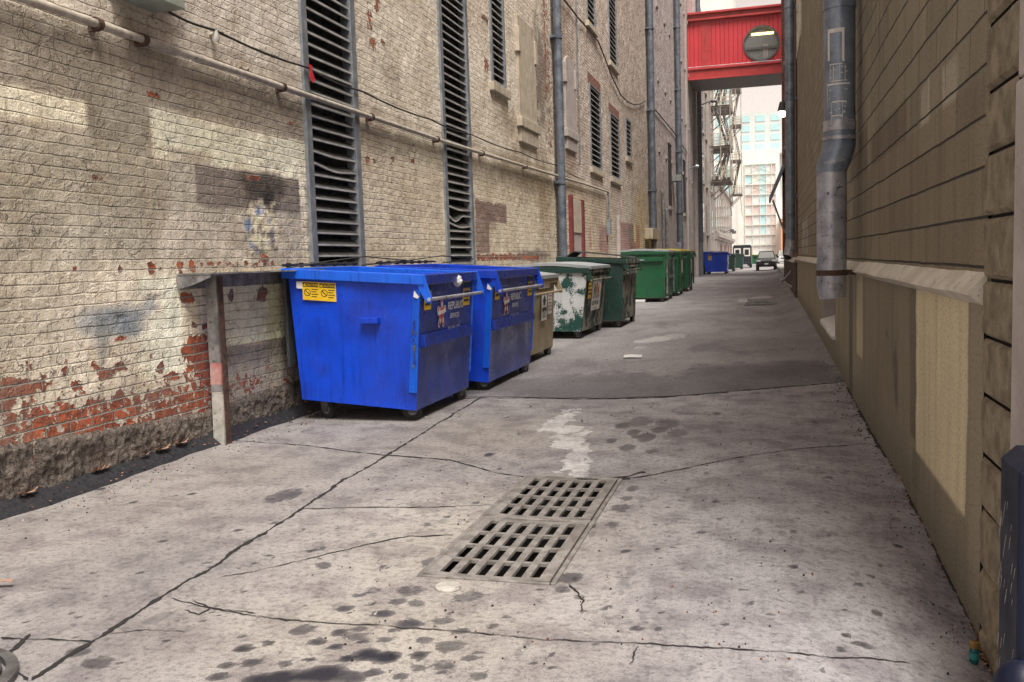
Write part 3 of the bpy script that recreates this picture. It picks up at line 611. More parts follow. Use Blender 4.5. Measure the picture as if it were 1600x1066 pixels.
# --- the nearest building, cream paint flaking off brick
tA = thing('brick_building', 'nearest brick building on the left, flaking cream paint over red brick with tall louvres', 'building', (0, 0, 0), group='painted brick buildings along the left side')
ZT = 10.5
L1 = (9.16, 10.54, 1.45, 9.4); L2 = (13.62, 15.04, 1.45, 9.4); W3 = (16.45, 17.38, 4.86, 7.6)
W = Wall(cuts(.6, 21.6, .025, [L1[0], L1[1], L2[0], L2[1], W3[0], W3[1]]), np.r_[np.arange(-.1, 6.0, .025), np.arange(6.05, ZT, .15), ZT], CREAM, 0)
PZ = lambda x: 3.41
# upper zone above the conduit: cool cream
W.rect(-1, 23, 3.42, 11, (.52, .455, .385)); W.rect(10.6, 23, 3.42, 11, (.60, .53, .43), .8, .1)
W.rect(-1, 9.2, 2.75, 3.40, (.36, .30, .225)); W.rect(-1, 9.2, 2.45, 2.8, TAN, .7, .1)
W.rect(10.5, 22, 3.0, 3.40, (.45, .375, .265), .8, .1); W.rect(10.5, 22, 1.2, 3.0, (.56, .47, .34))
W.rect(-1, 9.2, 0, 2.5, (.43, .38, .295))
W.prect(135, 150, 238, 250, OLIVE); W.prect(0, 195, 250, 330, (.39, .345, .255), .8, .1)
W.prect(-60, 118, 136, 206, (.62, .545, .39)); W.prect(232, 165, 480, 285, (.64, .555, .41), 1, .03)
W.prect(260, 230, 330, 260, (.45, .39, .29), .7)
W.prect(303, 255, 470, 335, (.27, .215, .18)); W.prect(240, 330, 480, 420, (.50, .435, .36), .8, .1); W.prect(465, 250, 482, 420, (.60, .53, .40))
W.blob(412, 292, 40, 28, (.10, .07, .05), .8); W.blob(418, 318, 22, 26, (.055, .04, .032), .95, .2)
W.blob(408, 360, 32, 50, (.66, .57, .36), .95); W.blob(404, 330, 12, 8, (.05, .15, .45), .9); W.blob(388, 352, 7, 14, (.08, .22, .55), .9); W.blob(425, 372, 6, 16, (.10, .14, .30), .7); W.blob(400, 395, 20, 8, (.30, .22, .12), .7)
random.seed(33)
for k in range(90):
    px, py = random.gauss(408, 13), random.uniform(312, 398); W.blob(px, py, random.uniform(2, 6), random.uniform(3, 10), random.choice([(.62, .55, .36), (.70, .62, .44), (.56, .46, .28), (.05, .06, .10), (.08, .20, .50), (.10, .08, .06), (.30, .22, .16)]), .6, .2)
W.prect(0, 315, 240, 425, (.40, .36, .28), .75, .15); W.prect(0, 420, 300, 600, (.55, .49, .385), 1, .12); W.prect(-50, 430, 110, 560, (.43, .385, .30), .7, .2)
W.prect(210, 430, 295, 600, (.66, .59, .455), .9, .1)
for q in [(190, 492, 60, 26, .75), (150, 505, 40, 30, .5), (235, 480, 34, 20, .6), (195, 515, 46, 22, .75), (160, 530, 20, 30, .45), (235, 470, 16, 8, .5)]: W.blob(*q[:4], (.14, .23, .34), q[4], .1)
W.blob(236, 463, 24, 9, (.10, .10, .12), .7, .1); W.blob(188, 493, 18, 6, (.05, .07, .10), .6, .1); W.blob(160, 560, 12, 22, (.20, .28, .36), .4, .1)
W.prect(292, 425, 345, 570, (.60, .52, .37), .9); W.prect(345, 425, 445, 545, (.95, .58, .29), 1, .03); W.prect(345, 545, 460, 560, (.30, .27, .21))
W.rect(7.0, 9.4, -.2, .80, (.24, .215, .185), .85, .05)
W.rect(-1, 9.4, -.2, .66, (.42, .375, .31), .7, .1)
W.prect(742, 312, 792, 350, (.30, .155, .14), .85); W.prect(742, 345, 765, 395, (.30, .15, .135), .75); W.prect(758, 330, 775, 360, (.30, .155, .14), .5)
W.blob(815, 270, 40, 60, (.33, .22, .11), .6, .1); W.blob(800, 190, 30, 30, (.36, .25, .15), .55, .1); W.blob(845, 120, 18, 130, (.20, .14, .10), .75, .2); W.blob(850, 300, 16, 90, (.40, .27, .12), .7, .2)
W.blob(830, 400, 30, 14, (.22, .16, .15), .9, .2); W.blob(590, 210, 30, 60, (.36, .27, .19), .5, .1); W.blob(575, 60, 18, 40, (.36, .29, .22), .4, .1)
W.blob(612, 130, 22, 50, (.34, .26, .19), .5, .1); W.blob(200, 45, 50, 60, (.33, .26, .19), .7, .1); W.blob(730, 260, 30, 30, (.40, .31, .21), .5, .1)
# bare brick: a ragged band along the foot, chips above
top = np.interp(W.Y, [3, 4.8, 5.6, 6.5, 7.2, 8.2, 9.5, 14, 22], [.92, .86, .74, .72, .80, .62, .5, .4, .4])
W.peel = np.maximum(W.peel, .56*(1-sm(W.Z, top-.25, top+.10)))
W.peel = np.maximum(W.peel, .22*(1-sm(W.Z, top+.1, top+.5))); W.peel = np.where(W.Y > 7.15, W.peel*.72, W.peel)
for q in [(292, 466, 12, 9), (310, 548, 24, 24, 1.2), (322, 580, 14, 22, 1.1), (165, 584, 14, 9), (186, 572, 7, 9), (190, 527, 10, 4), (380, 441, 8, 6), (360, 462, 5, 10), (407, 461, 9, 14), (300, 420, 5, 10), (237, 420, 7, 10), (281, 416, 7, 12, .8), (281, 436, 5, 12), (415, 408, 10, 10, .8), (120, 602, 14, 8), (30, 608, 40, 14, 1.2), (5, 604, 20, 14, 1), (270, 588, 14, 7), (250, 575, 8, 8), (303, 508, 4, 5), (298, 527, 5, 5), (320, 510, 5, 5), (188, 420, 4, 6), (250, 420, 4, 4), (117, 420, 4, 5),
          (237, 148, 12, 6, .8), (152, 278, 9, 7, .8), (395, 278, 12, 4, .9), (455, 193, 5, 4, .8), (382, 112, 12, 8, .8), (575, 248, 4, 7), (586, 252, 3, 4), (614, 248, 3, 4), (645, 252, 3, 4), (582, 66, 5, 10, .8), (597, 66, 4, 6, .8), (577, 30, 5, 25, .6), (758, 30, 7, 6, .8), (760, 100, 4, 12, .8), (590, 10, 5, 14, .7)]: W.chip(*q)
for x in np.arange(748, 842, 7): W.chip(x, 400+random.random()*4, 4, 5, 1.0)
for x in np.arange(300, 440, 14): W.chip(x, 410+random.random()*3, 5, 4, .75)
for x in np.arange(10, 460, 16):
    yv = np.interp(x, [0, 210, 470], [6, 70, 152]); W.chip(x+random.random()*10, yv-3-random.random()*6, 4, 2+random.random()*3, .42)
for x in np.arange(570, 690, 9):
    yv = np.interp(x, [560, 690], [186, 226]); W.chip(x, yv+2, 3, 2, .45)
W.peel = np.maximum(W.peel, .42*np.exp(-((W.Y-21.2)/.5)**2)*(W.Z > 4)); W.peel = np.maximum(W.peel, .5*np.exp(-((W.Y-20.9)/.25)**2)*(W.Z > 5.2))
for h in (L1, L2, W3): W.hole(*h)
mean = W.col.mean(0); lum = W.col.mean(1)/mean.mean(); W.col *= (lum**.5)[:, None]; W.col = W.col*.66+W.col.mean(1)[:, None]*.34*np.array((1.04, 1.0, .93))
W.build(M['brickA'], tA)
b = MB(); b.box(-14, XL-.45, .6, 21.6, -.3, ZT); b.box(XL-.45, XL+.05, .6, 21.6, ZT, ZT+.3); b.quad((XL-.45, .6, -.3), (XL+.02, .6, -.3), (XL+.02, .6, ZT), (XL-.45, .6, ZT)); b.build('roof', M['stucco'], tA)
louvre(tA, *L1, bent={6: 0, 9: .05, 10: .02}); louvre(tA, *L2, bent={6: -.10, 5: .05, 7: .03}); louvre(tA, *W3, fw=.08, sill=True)
blocked(tA, 18.3, 19.75, 4.0, 6.55, 'stucco', False)
# rock-faced footing stones, each course with its own face
ys = cuts(.6, 12.0, .014, []); zs = np.arange(-.06, .56, .014)
Yg, Zg = np.meshgrid(ys, zs); Yv, Zv = Yg.ravel(), Zg.ravel()
topz = np.interp(Yv, [3, 4.8, 5.8, 7.0, 7.3, 8.4, 12], [.52, .47, .40, .33, .34, .38, .35])
jn = np.array([3.4, 4.35, 5.05, 5.72, 6.38, 7.05, 7.75, 8.6, 9.4, 10.4, 11.3]); dj = np.min(np.abs(Yv[:, None]-jn[None]), 1)
zj = topz*.0+.5; ridge = lambda f, s: 1-np.abs(2*fbm(Yv*f, Zv*f, 3, s)-1)
rock = .045*ridge(6, 21)+.03*ridge(13, 22)+.016*fbm(Yv*38, Zv*38, 2, 23)-.02
rock *= sm(dj, .0, .035)*.9+.1; tz = sm(topz-Zv, -.01, .07); x = XL-.03+(rock)*tz+.02*tz
grid_object('footing', np.c_[x, Yv, np.minimum(Zv, topz+.005)], Yg.shape, M['stone'], {}, None, tA)

# --- second and third buildings
def far_wall(name, label, y0, y1, z1, base, holes, paints, step, chips=(), extra_roof='stuccofar', seed=1):
    t = thing(name, label, 'building', (0, 0, 0), group='painted brick buildings along the left side')
    ex = [q for h in holes for q in h[:2]]
    w = Wall(cuts(y0, y1, step, ex), cuts(-.1, z1, step, [q for h in holes for q in h[2:4]]), base, seed)
    paints(w)
    for q in chips: w.chip(*q)
    for h in holes: w.hole(*h[:4])
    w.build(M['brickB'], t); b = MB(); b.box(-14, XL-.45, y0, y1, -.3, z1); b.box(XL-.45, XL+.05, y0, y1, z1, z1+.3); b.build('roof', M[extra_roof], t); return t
PINK, LAV = (.50, .435, .385), (.46, .405, .40)
HB = [(26.3, 28.1, 4.2, 6.6), (29.85, 31.75, 4.2, 6.3), (33.35, 34.7, 5.2, 6.62), (26.2, 27.5, 8.3, 11.5), (30.0, 31.6, 7.95, 11.5)]
def pB(w):
    w.rect(21, 29, 0, 3.6, (.55, .46, .34), .7, .2); w.blob(880, 60, 20, 160, (.28, .20, .15), .7, .1); w.blob(890, 270, 20, 60, (.33, .24, .17), .6, .1)
    w.prect(936, 352, 950, 395, (.34, .19, .18), .9); w.prect(920, 355, 925, 390, (.36, .20, .18), .7); w.prect(966, 345, 1000, 396, (.30, .16, .155), .9); w.blob(985, 365, 8, 20, (.22, .20, .18), .8); w.prect(990, 352, 994, 378, (.60, .52, .36))
    w.blob(1003, 330, 12, 60, (.56, .44, .25), .7, .1); w.blob(955, 340, 14, 60, (.50, .40, .30), .5, .1)
    for y in (26.2, 29.8): w.rect(y, y+2, 1.9, 4.1, (.36, .30, .24), .4, .3)
    w.peel = np.maximum(w.peel, .40*np.exp(-((w.Y-22.0)/.35)**2)*(w.Z > 2))
tB = far_wall('brick_building', 'pinkish grey brick building with narrow black louvres and a door with dark red jambs', 21.6, 39.7, 13.6, PINK, HB, pB, .06, seed=2)
for i, h in enumerate(HB): louvre(tB, *h, pitch=.16, fw=.09 if i != 2 else .12, sill=True, lintel=i in (0, 1), slatmat='slat')
blocked(tB, 22.85, 24.1, 4.35, 6.75, 'stuccofar')
d = MB(); d.box(XL-.02, XL+.03, 23.25, 24.5, 0, 2.55); dr = d.build('door', M['stuccofar'], tB)
d = MB(); d.box(XL-.02, XL+.09, 23.02, 23.25, 0, 3.2); d.box(XL-.02, XL+.09, 24.5, 24.76, 0, 3.16); d.build('jamb', M['maroon'], dr, bevel=.01)
d = MB(); d.box(XL-.02, XL+.06, 23.25, 24.45, 2.25, 3.12); d.build('transom_panel', M['stucco'], dr, bevel=.01)
def pC(w):
    w.rect(39, 70, 6, 20, (.47, .42, .43), .8, 1); w.blob(1030, 330, 16, 60, (.40, .34, .33), .6, .1)
tC = far_wall('brick_building', 'tall lavender grey brick building on the left just before the red footbridge', 39.7, 67, 21.5, LAV, [], pC, .12, seed=3)
for y in (44.2, 47.5, 50.0, 54.5, 57.0, 59.5, 62, 64.5):
    for z in (6.5, 9.8, 13.2, 16.6):
        b = MB(); b.box(XL-.03, XL+.06, y-.3, y+.3, z, z+.18); b.build('ledge', M['stuccofar'], tC)
for y in (48.3, 57.2):
    b = MB(); b.box(XL-.05, XL+.03, y, y+1.5, 4.2, 7.4); wv = b.build('window', M['dark'], tC); b = MB(); b.box(XL-.02, XL+.10, y-.1, y+1.6, 4.0, 4.17); b.box(XL-.02, XL+.07, y-.12, y+1.62, 7.42, 7.65); b.build('sill', M['stuccofar'], wv)
for q in ((.22, 66.1, 67.0, 21), (.12, 59.6, 60.5, 19), (.14, 53.2, 54.0, 20)):
    b = MB(); b.box(XL, XL+q[0], q[1], q[2], -.1, q[3]); b.build('pilaster', M['stuccofar'], tC, bevel=.02)

# --- beyond the footbridge
tD = thing('brick_building', 'grey brick building behind the footbridge with dark window slots and a fire escape', 'building', (0, 0, 0), group='painted brick buildings along the left side')
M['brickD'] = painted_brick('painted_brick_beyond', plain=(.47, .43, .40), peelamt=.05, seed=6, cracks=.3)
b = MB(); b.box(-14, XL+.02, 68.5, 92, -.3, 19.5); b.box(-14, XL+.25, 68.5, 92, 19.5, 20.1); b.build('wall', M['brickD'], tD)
for i in range(5):
    for z in (3.4, 7.4, 11.4, 15.2):
        y = 70.5+i*4.2; b = MB(); b.box(XL+.022, XL+.04, y, y+1.6, z, z+2.3); wv = b.build('window', M['glassdark'], tD); b = MB(); b.box(XL+.022, XL+.17, y-.2, y+1.8, z-.2, z-.01); b.build('sill', M['stuccofar'], wv)
for q in ((.30, 69.5, 69.9), (.25, 80, 80.7)):
    b = MB(); b.box(XL+.03, XL+q[0], q[1], q[2], 0, 19.4); b.build('pilaster', M['stuccofar'], tD)
tE = thing('brick_building', 'low building far down the left with arched windows above a stone cornice', 'building', (0, 0, 0), group='painted brick buildings along the left side')
b = MB(); b.box(-14, XL, 92.02, 140, -.3, 9.0); b.build('wall', M['brickD'], tE)
b = MB(); b.box(-14, XL+.22, 92.03, 140.2, 9.0, 9.45); b.build('roof', M['stuccofar'], tE)
b = MB(); b.box(XL+.002, XL+.45, 92.2, 140, 3.35, 3.75); b.box(XL+.002, XL+.25, 92.2, 140, 3.1, 3.348); b.build('cornice', M['stuccofar'], tE)
for i in range(9):
    y = 94+i*5.0; b = MB(); b.prism([(y, 4.1), (y+2.2, 4.1)]+[(y+1.1+1.1*math.cos(a), 7.2+.9*math.sin(a)) for a in np.linspace(0, math.pi, 8)], 'x', XL+.003, XL+.03); wv = b.build('window', M['glassdark'], tE)
    b = MB(); b.box(XL+.003, XL+.14, y-.25, y+2.45, 3.9, 4.09); b.build('sill', M['stuccofar'], wv)
    if i % 2 == 0:
        b = MB(); b.box(XL+.003, XL+.05, y, y+2, 0, 2.7); b.build('door', M['maroon'], tE)
for y in (92.3, 118):
    b = MB(); b.box(XL+.003, XL+.2, y, y+1, 0, 3.09); b.build('pilaster', M['stuccofar'], tE)

# ------------------------------------------------------------------ right-hand stone building
def stone_wall_mat():
    t = T('olive_stone_wall'); co = t.co(); s = t.sep(co); v0 = t.comb(s[1], s[2], 0.0)
    vw = t.vm('ADD', v0, t.vm('MULTIPLY', t.vm('SUBTRACT', t.noise(v0, 1.5, 2, .5, True), (.5, .5, .5)), (.02, .018, 0)))
    br = t.n('ShaderNodeTexBrick', {'Vector': t.vm('ADD', vw, (0.0, .025, 0)), 'Color1': (0, 0, 0), 'Color2': (1, 1, 1), 'Mortar': (.5, .5, .5), 'Scale': 1, 'Mortar Size': .007, 'Mortar Smooth': .25, 'Bias': 0, 'Brick Width': .58, 'Row Height': .2125}, offset=.5)
    blk = t.attr('block'); var = t.sep(br.outputs['Color'])[0]
    # only the level joints read near by: the upright ones are filled with paint
    fz = t.m('FRACT', t.m('DIVIDE', t.m('ADD', t.sep(vw)[1], .025), .2125)); hz = t.m('MINIMUM', fz, t.m('SUBTRACT', 1, fz)); lev = t.m('SUBTRACT', 1, t.rng(hz, .012, .042))
    mort = t.m('MULTIPLY', t.m('MAXIMUM', lev, t.m('MULTIPLY', br.outputs['Fac'], t.m('MAXIMUM', t.rng(s[1], 5, 12, .34, .95), t.rng(s[2], 2.2, 2.5, 0, .75)))), blk)
    n1 = t.noise(v0, .9, 4); n2 = t.noise(v0, 7, 5, .65); n3 = t.noise(v0, 55, 4, .65); n4 = t.noise(v0, 190, 2, .7)
    run = t.noise(t.vm('MULTIPLY', v0, (1, .07, 1)), 5, 5, .65); run2 = t.noise(t.vm('MULTIPLY', v0, (1, .10, 1)), 3, 3, .6)
    base = t.mix(1, t.attr('paint', True), (1.06, 1.04, .97), 'MULTIPLY')
    col = t.mix(t.rng(n1, .3, .7, 0, .6), base, t.mix(1, base, (.80, .84, .82), 'MULTIPLY'))
    col = t.mix(t.rng(run, .45, .72, 0, .55), col, t.mix(1, col, (.62, .59, .55), 'MULTIPLY')); col = t.mix(t.rng(run2, .5, .7, 0, .5), col, t.mix(1, col, (1.3, 1.27, 1.2), 'MULTIPLY'))
    col = t.mix(t.m('MULTIPLY', t.m('MULTIPLY', var, blk), .7), col, t.mix(1, col, (.66, .65, .66), 'MULTIPLY'))
    col = t.mix(t.rng(n3, .48, .70, 0, .8), col, t.mix(1, col, (.50, .47, .44), 'MULTIPLY')); col = t.mix(t.rng(n4, .58, .70, 0, .6), col, t.mix(1, col, (.4, .38, .36), 'MULTIPLY'))
    col = t.mix(t.rng(n4, .28, .40, .4, 0), col, t.mix(1, col, (1.5, 1.48, 1.42), 'MULTIPLY')); col = t.mix(t.m('MULTIPLY', mort, .93), col, (.012, .010, .008))
    h = t.m('ADD', t.m('MULTIPLY', n3, .007), t.m('MULTIPLY', n2, .016)); h = t.m('ADD', h, t.m('MULTIPLY', n4, .0022)); h = t.m('SUBTRACT', h, t.m('MULTIPLY', mort, .014))
    return t.set(Base_Color=col, Roughness=.82, Normal=t.bump(h, 1, 1))
M['stonewall'] = stone_wall_mat()
M['silltop'] = rough_mat('pale_sill_paint', (.50, .45, .37), (.68, .63, .54), 4, .75, .004, speck=(.22, .18, .13))
tR = thing('stone_building', 'brown stone building on the right with a pale sill band and smooth stucco below it', 'building', (0, 0, 0))
ya, yb, zt = 4.24, 28.4, 9.8; NW = (12.8, 15.8, .42, 1.0); WN1 = (24.6, 27.6, 7.0, 9.4); WN2 = (19.5, 21.6, 7.2, 9.4)
ys = cuts(ya, yb, .03, [NW[0], NW[1], WN1[0], WN1[1], WN2[0], WN2[1]]); zs = np.unique(np.round(np.r_[np.arange(-.35, 4.6, .03), np.arange(4.6, zt, .2), zt, NW[2], NW[3], WN1[2], WN1[3], WN2[2], WN2[3]], 4))
Yg, Zg = np.meshgrid(ys, zs); Yv, Zv = Yg.ravel(), Zg.ravel(); col = np.tile(np.array((.27, .222, .158)), (len(Yv), 1))
wy = .03*(fbm(Yv*4, Zv*4, 4, 61)-.5); wz = .03*(fbm(Yv*4, Zv*4, 4, 62)-.5)
def rp(y0, y1, z0, z1, c, a=1, soft=.012, rag=1):
    k = sm(Yv+wy*rag, y0-soft, y0+soft)*(1-sm(Yv+wy*rag, y1-soft, y1+soft))*sm(Zv+wz*rag, z0-soft, z0+soft)*(1-sm(Zv+wz*rag, z1-soft, z1+soft))
    col[:] += (np.array(c)-col)*(k*a)[:, None]
rp(4, 30, 2.27, 11, (.29, .255, .19)); rp(10, 30, 1.4, 11, (.34, .295, .23), .7, 1.5)
rp(6.6, 8.6, 2.27, 2.55, (.21, .165, .115)); rp(9, 10.8, 2.27, 2.7, (.215, .17, .12)); rp(5.7, 6.0, 2.27, 2.5, (.45, .41, .35)); rp(4.9, 5.3, 2.28, 2.48, (.42, .38, .32))
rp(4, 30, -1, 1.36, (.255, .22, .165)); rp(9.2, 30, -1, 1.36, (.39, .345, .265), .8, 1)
rp(4.56, 6.05, .29, 1.36, (.70, .61, .44), soft=.006); rp(6.05, 6.3, .35, 1.36, (.155, .135, .095)); rp(4.24, 4.56, -.3, 1.36, (.30, .26, .20)); rp(5.9, 6.2, .05, .30, (.20, .175, .13))
rp(9.3, 9.9, .5, 1.36, (.62, .55, .41)); rp(10.3, 10.8, -.2, 1.36, (.12, .10, .085), .8, .1); rp(21.5, 24.6, 1.52, 2.35, (.44, .41, .38)); rp(22.5, 23.6, 1.5, 2.0, (.37, .35, .32))
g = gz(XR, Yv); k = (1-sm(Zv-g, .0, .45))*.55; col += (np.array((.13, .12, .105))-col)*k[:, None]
for (yy, zz, ry, rz) in ((7.0, .72, .18, .25), (6.9, .5, .12, .2), (7.5, .9, .1, .05)):
    k = .6*(1-sm(np.hypot((Yv-yy)/ry, (Zv-zz)/rz)+.9*(fbm(Yv*8, Zv*8, 3, 9)-.5), .2, 1.1)); col += (np.array((.07, .065, .05))-col)*k[:, None]
blk = sm(Zv, 1.36, 1.40)
X = XR+.010*(fbm(Yv*.9, Zv*.9, 3, 51)-.5)+.008*(fbm(Yv*6, Zv*6, 3, 52)-.5)-np.where(Zv < 1.36, .012, 0)
yc = (Yg[:-1, :-1]+Yg[1:, 1:])/2; zc = (Zg[:-1, :-1]+Zg[1:, 1:])/2; keep = np.ones_like(yc, bool)
for q in (NW, WN1, WN2): keep &= ~((yc > q[0]) & (yc < q[1]) & (zc > q[2]) & (zc < q[3]))
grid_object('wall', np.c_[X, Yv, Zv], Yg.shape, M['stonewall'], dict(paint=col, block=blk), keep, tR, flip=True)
b = MB(); b.box(XR+.5, 12, 3.45, yb, -.6, zt); b.box(XR-.05, XR+.5, 3.45, yb, zt, zt+.3); b.build('roof', M['stuccofar'], tR)
b = MB(); n = 60; yy = np.linspace(4.25, yb, n)                     # the sloping sill band, a little uneven
for i in range(n-1):
    w0, w1 = [.003*math.sin(q*3.1)+.002*math.sin(q*7) for q in (yy[i], yy[i+1])]
    P = lambda y, q: [(XR-.014, y, 1.30), (XR-.075, y, 1.345+q), (XR-.070, y, 1.362+q), (XR+.012, y, 1.452+q*.5)]
    a, c = P(yy[i], w0), P(yy[i+1], w1)
    for j in range(3): b.quad(a[j], c[j], c[j+1], a[j+1])
b.poly([(XR-.014, 4.25, 1.30), (XR-.075, 4.25, 1.345), (XR-.070, 4.25, 1.362), (XR+.012, 4.25, 1.452), (XR+.02, 4.25, 1.30)])
b.build('sill_band', M['silltop'], tR, fix=False)
b = MB(); X1 = XR+.28
b.quad((X1, NW[0], NW[2]), (X1, NW[1], NW[2]), (X1, NW[1], NW[3]), (X1, NW[0], NW[3])); b.quad((XR-.02, NW[0], NW[2]), (X1, NW[0], NW[2]), (X1, NW[0], NW[3]), (XR-.02, NW[0], NW[3])); b.quad((XR-.02, NW[1], NW[2]), (X1, NW[1], NW[2]), (X1, NW[1], NW[3]), (XR-.02, NW[1], NW[3])); b.quad((XR-.02, NW[0], NW[3]), (X1, NW[0], NW[3]), (X1, NW[1], NW[3]), (XR-.02, NW[1], NW[3]))
wv = b.build('basement_window', M['stuccofar'], tR, fix=False)
b = MB(); b.prism([(XR-.06, NW[2]-.06), (XR+.28, NW[2]-.06), (XR+.28, NW[2]+.14), (XR-.06, NW[2]+.0)], 'y', NW[0]+.01, NW[0]+1.3); b.prism([(XR-.05, NW[2]-.06), (XR+.28, NW[2]-.06), (XR+.28, NW[2]+.12), (XR-.05, NW[2]+.02)], 'y', NW[0]+1.34, NW[1]-.01); b.build('sill', M['white'], wv, bevel=.02)
for q in (WN1, WN2):
    b = MB(); b.box(XR-.04, XR+.10, q[0], q[1], q[2], q[2]+.14); b.box(XR-.03, XR+.1, q[0], q[0]+.16, q[2]+.14, q[3]); b.box(XR-.03, XR+.1, q[1]-.16, q[1], q[2]+.14, q[3]); b.box(XR-.03, XR+.1, q[0]+.16, q[1]-.16, q[3]-.14, q[3])
    wv = b.build('window', M['silltop'], tR, bevel=.01); b = MB(); b.box(XR+.04, XR+.07, q[0]+.16, q[1]-.16, q[2]+.14, q[3]-.14); b.build('shutter', M['white'], wv)
# corner pier of rusticated blocks
M['pier'] = rough_mat('rusticated_stone', (.13, .105, .068), (.29, .24, .165), 9, .85, .012, speck=(.28, .23, .16))
cutz = [-.4, -.09, .17, .43, .66, .92, 1.17, 1.41, 1.67, 1.93, 2.18, 2.45, 2.71, 2.97, 3.23, 3.49, 3.75, 4.01]; cutz += [4.01+.26*i for i in range(1, 23)]
b = MB(); b.box(XR+.012, XR+.4, 3.46, 4.236, -.4, zt, 1)
for z0, z1 in zip(cutz[:-1], cutz[1:]):
    b.grid((XR-.004, 3.74, z0+.007), (XR-.004, 4.235, z0+.007), (XR-.004, 4.235, z1-.007), (XR-.004, 3.74, z1-.007), 26, 14, lambda u, v: -((.012+.012*float(fbm(u*7+z0*9, v*4+z0, 4, 5)))*min(1, 30*min(u, 1-u)+.4, 16*min(v, 1-v))))
b.build('corner_pier', [M['pier'], M['crack']], tR, smooth=True, fix=False)
b = MB(); b.box(XR-.028, XR+.498, 3.45, 3.725, .62, 2.14); b.box(XR-.020, XR+.498, 3.45, 3.725, 2.15, 9.6); b.box(XR-.018, XR+.498, 3.45, 3.725, -.4, .61); b.build('corner_stone', M['pinkstone'] if 'pinkstone' in M else M['stuccofar'], tR, bevel=.012)

# --- red-brown brick building beyond it on the right
tR2 = thing('brick_building', 'dark red brick building on the right between the stone wall and the footbridge', 'building', (0, 0, 0))
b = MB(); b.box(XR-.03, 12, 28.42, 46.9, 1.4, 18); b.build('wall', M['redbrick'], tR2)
b = MB(); b.box(XR-.06, 12, 28.41, 46.95, -.3, 1.25); b.build('base', rough_mat('brown_base_paint', (.07, .042, .035), (.13, .085, .07), 5, .8, .006, axis=(1, 1, .1)), tR2)
b = MB(); b.prism([(XR-.13, 1.25), (XR+.3, 1.25), (XR+.3, 1.398), (XR-.03, 1.398)], 'y', 28.43, 46.95); b.build('ledge', M['silltop'], tR2)
for q in ((.10, 31.2, 31.9, 17.9), (.12, 45.6, 46.9, 18.1)):
    b = MB(); b.box(XR-q[0], XR-.032, q[1], q[2], 1.42, q[3]); b.build('pilaster', M['redbrick'], tR2)
for i, y in enumerate((34, 38, 42)):
    for z in (2.6, 6.2, 9.8):
        b = MB(); b.box(XR-.034, XR-.02, y, y+1.5, z, z+2.2); wv = b.build('window', M['glassdark'], tR2); b = MB(); b.box(XR-.12, XR-.035, y-.15, y+1.65, z-.18, z-.01); b.build('sill', M['stuccofar'], wv)
tR3 = thing('brick_building', 'pale building set back on the right behind the footbridge', 'building', (0, 0, 0))
b = MB(); b.box(2.6, 14, 47.0, 75, -.3, 22); b.build('wall', M['brickD'], tR3)
for z in (3, 7, 11):
    b = MB(); b.box(2.57, 2.598, 52, 54, z, z+2.4); b.build('window', M['glassdark'], tR3)

# ------------------------------------------------------------------ pipes, cables and fittings on the left wall
def strap(b, p, r, ax=(0, 0, 1), m=0): b.cyl(p, ax, r*1.12, r*.7, 14, m)
t = thing('wall_conduit', 'long cream painted conduit pipe running level across the left wall and louvres', 'pipe', (XL, 0, 0))
b = MB(); P = [(.075, 2.5, 3.41), (.075, 9, 3.42), (.075, 13.6, 3.435), (.08, 17.5, 3.49), (.08, 21.4, 3.55), (.08, 25, 3.61), (.08, 28.6, 3.64)]
b.tube(P, .031, 12); b.build('pipe', M['pipe_cream'], t, smooth=True)
for y in (5.9, 6.42, 8.6, 10.8, 13.2, 15.5, 18.5):
    z = float(np.interp(y, [q[1] for q in P], [q[2] for q in P])); b = MB(); b.cyl((.075, y, z), (0, 1, 0), .047, .05, 14); b.box(-.02, .075, y-.02, y+.02, z-.05, z+.05); b.build('clamp', M['rust'], t)
b = MB(); b.tube([(.08, 28.6, 3.64), (.08, 28.75, 3.62), (.08, 28.8, 3.5), (.08, 28.8, 2.4)], .03, 10); b.box(.01, .14, 28.7, 28.9, 2.3, 2.75); b.build('drop_pipe', M['galv'], t)
b = MB(); P = []
for (y, z, s) in [(6.62, 3.75, .02), (7.45, 3.73, .01), (9.2, 3.73, .02), (10.6, 3.71, .03), (13.0, 3.70, .03), (15.0, 3.72, .03), (18.2, 3.76, .04), (21.5, 3.81, .04), (25.0, 3.72, .0)]: P.append((XL+.06, y, z))
Q = []
for a, c in zip(P[:-1], P[1:]):
    n = 8; Q += [Vector(a).lerp(Vector(c), i/n)-Vector((0, 0, .03*math.sin(math.pi*i/n))) for i in range(n)]
b.tube(Q+[P[-1]], .011, 6); tag(b.build('cable', M['cable'], smooth=True), 'thin black cable running from the grey junction box above the conduit pipe', 'cable')
b = MB(); Q = [onX(*q) for q in [(868, -30), (877, 0), (898, 27), (916, 47), (931, 65), (942, 92), (952, 119), (967, 149), (978, 160), (988, 164), (998, 163), (1006, 158)]]
for q in Q: q.x += .07
b.tube(Q, .022, 6); tag(b.build('cable', M['cable'], smooth=True), 'dark cable drooping in a long curve across the pinkish grey wall', 'cable')
b = MB(); Q = [onX(*q) for q in [(1013, 162), (1030, 182), (1050, 206), (1062, 225), (1075, 243)]]
for q in Q: q.x += .07
b.tube(Q, .03, 6); tag(b.build('cable', M['cable'], smooth=True), 'dark cable sloping down the lavender grey wall', 'cable')
b = MB(); y, z = YZ(898, 0); b.tube([(XL+.04, y, z), (XL+.04, y, 4.1)], .018, 6); tag(b.build('conduit', M['galv']), 'thin upright conduit beside the blocked arched window', 'pipe')
for x in (1003, 965):
    pass
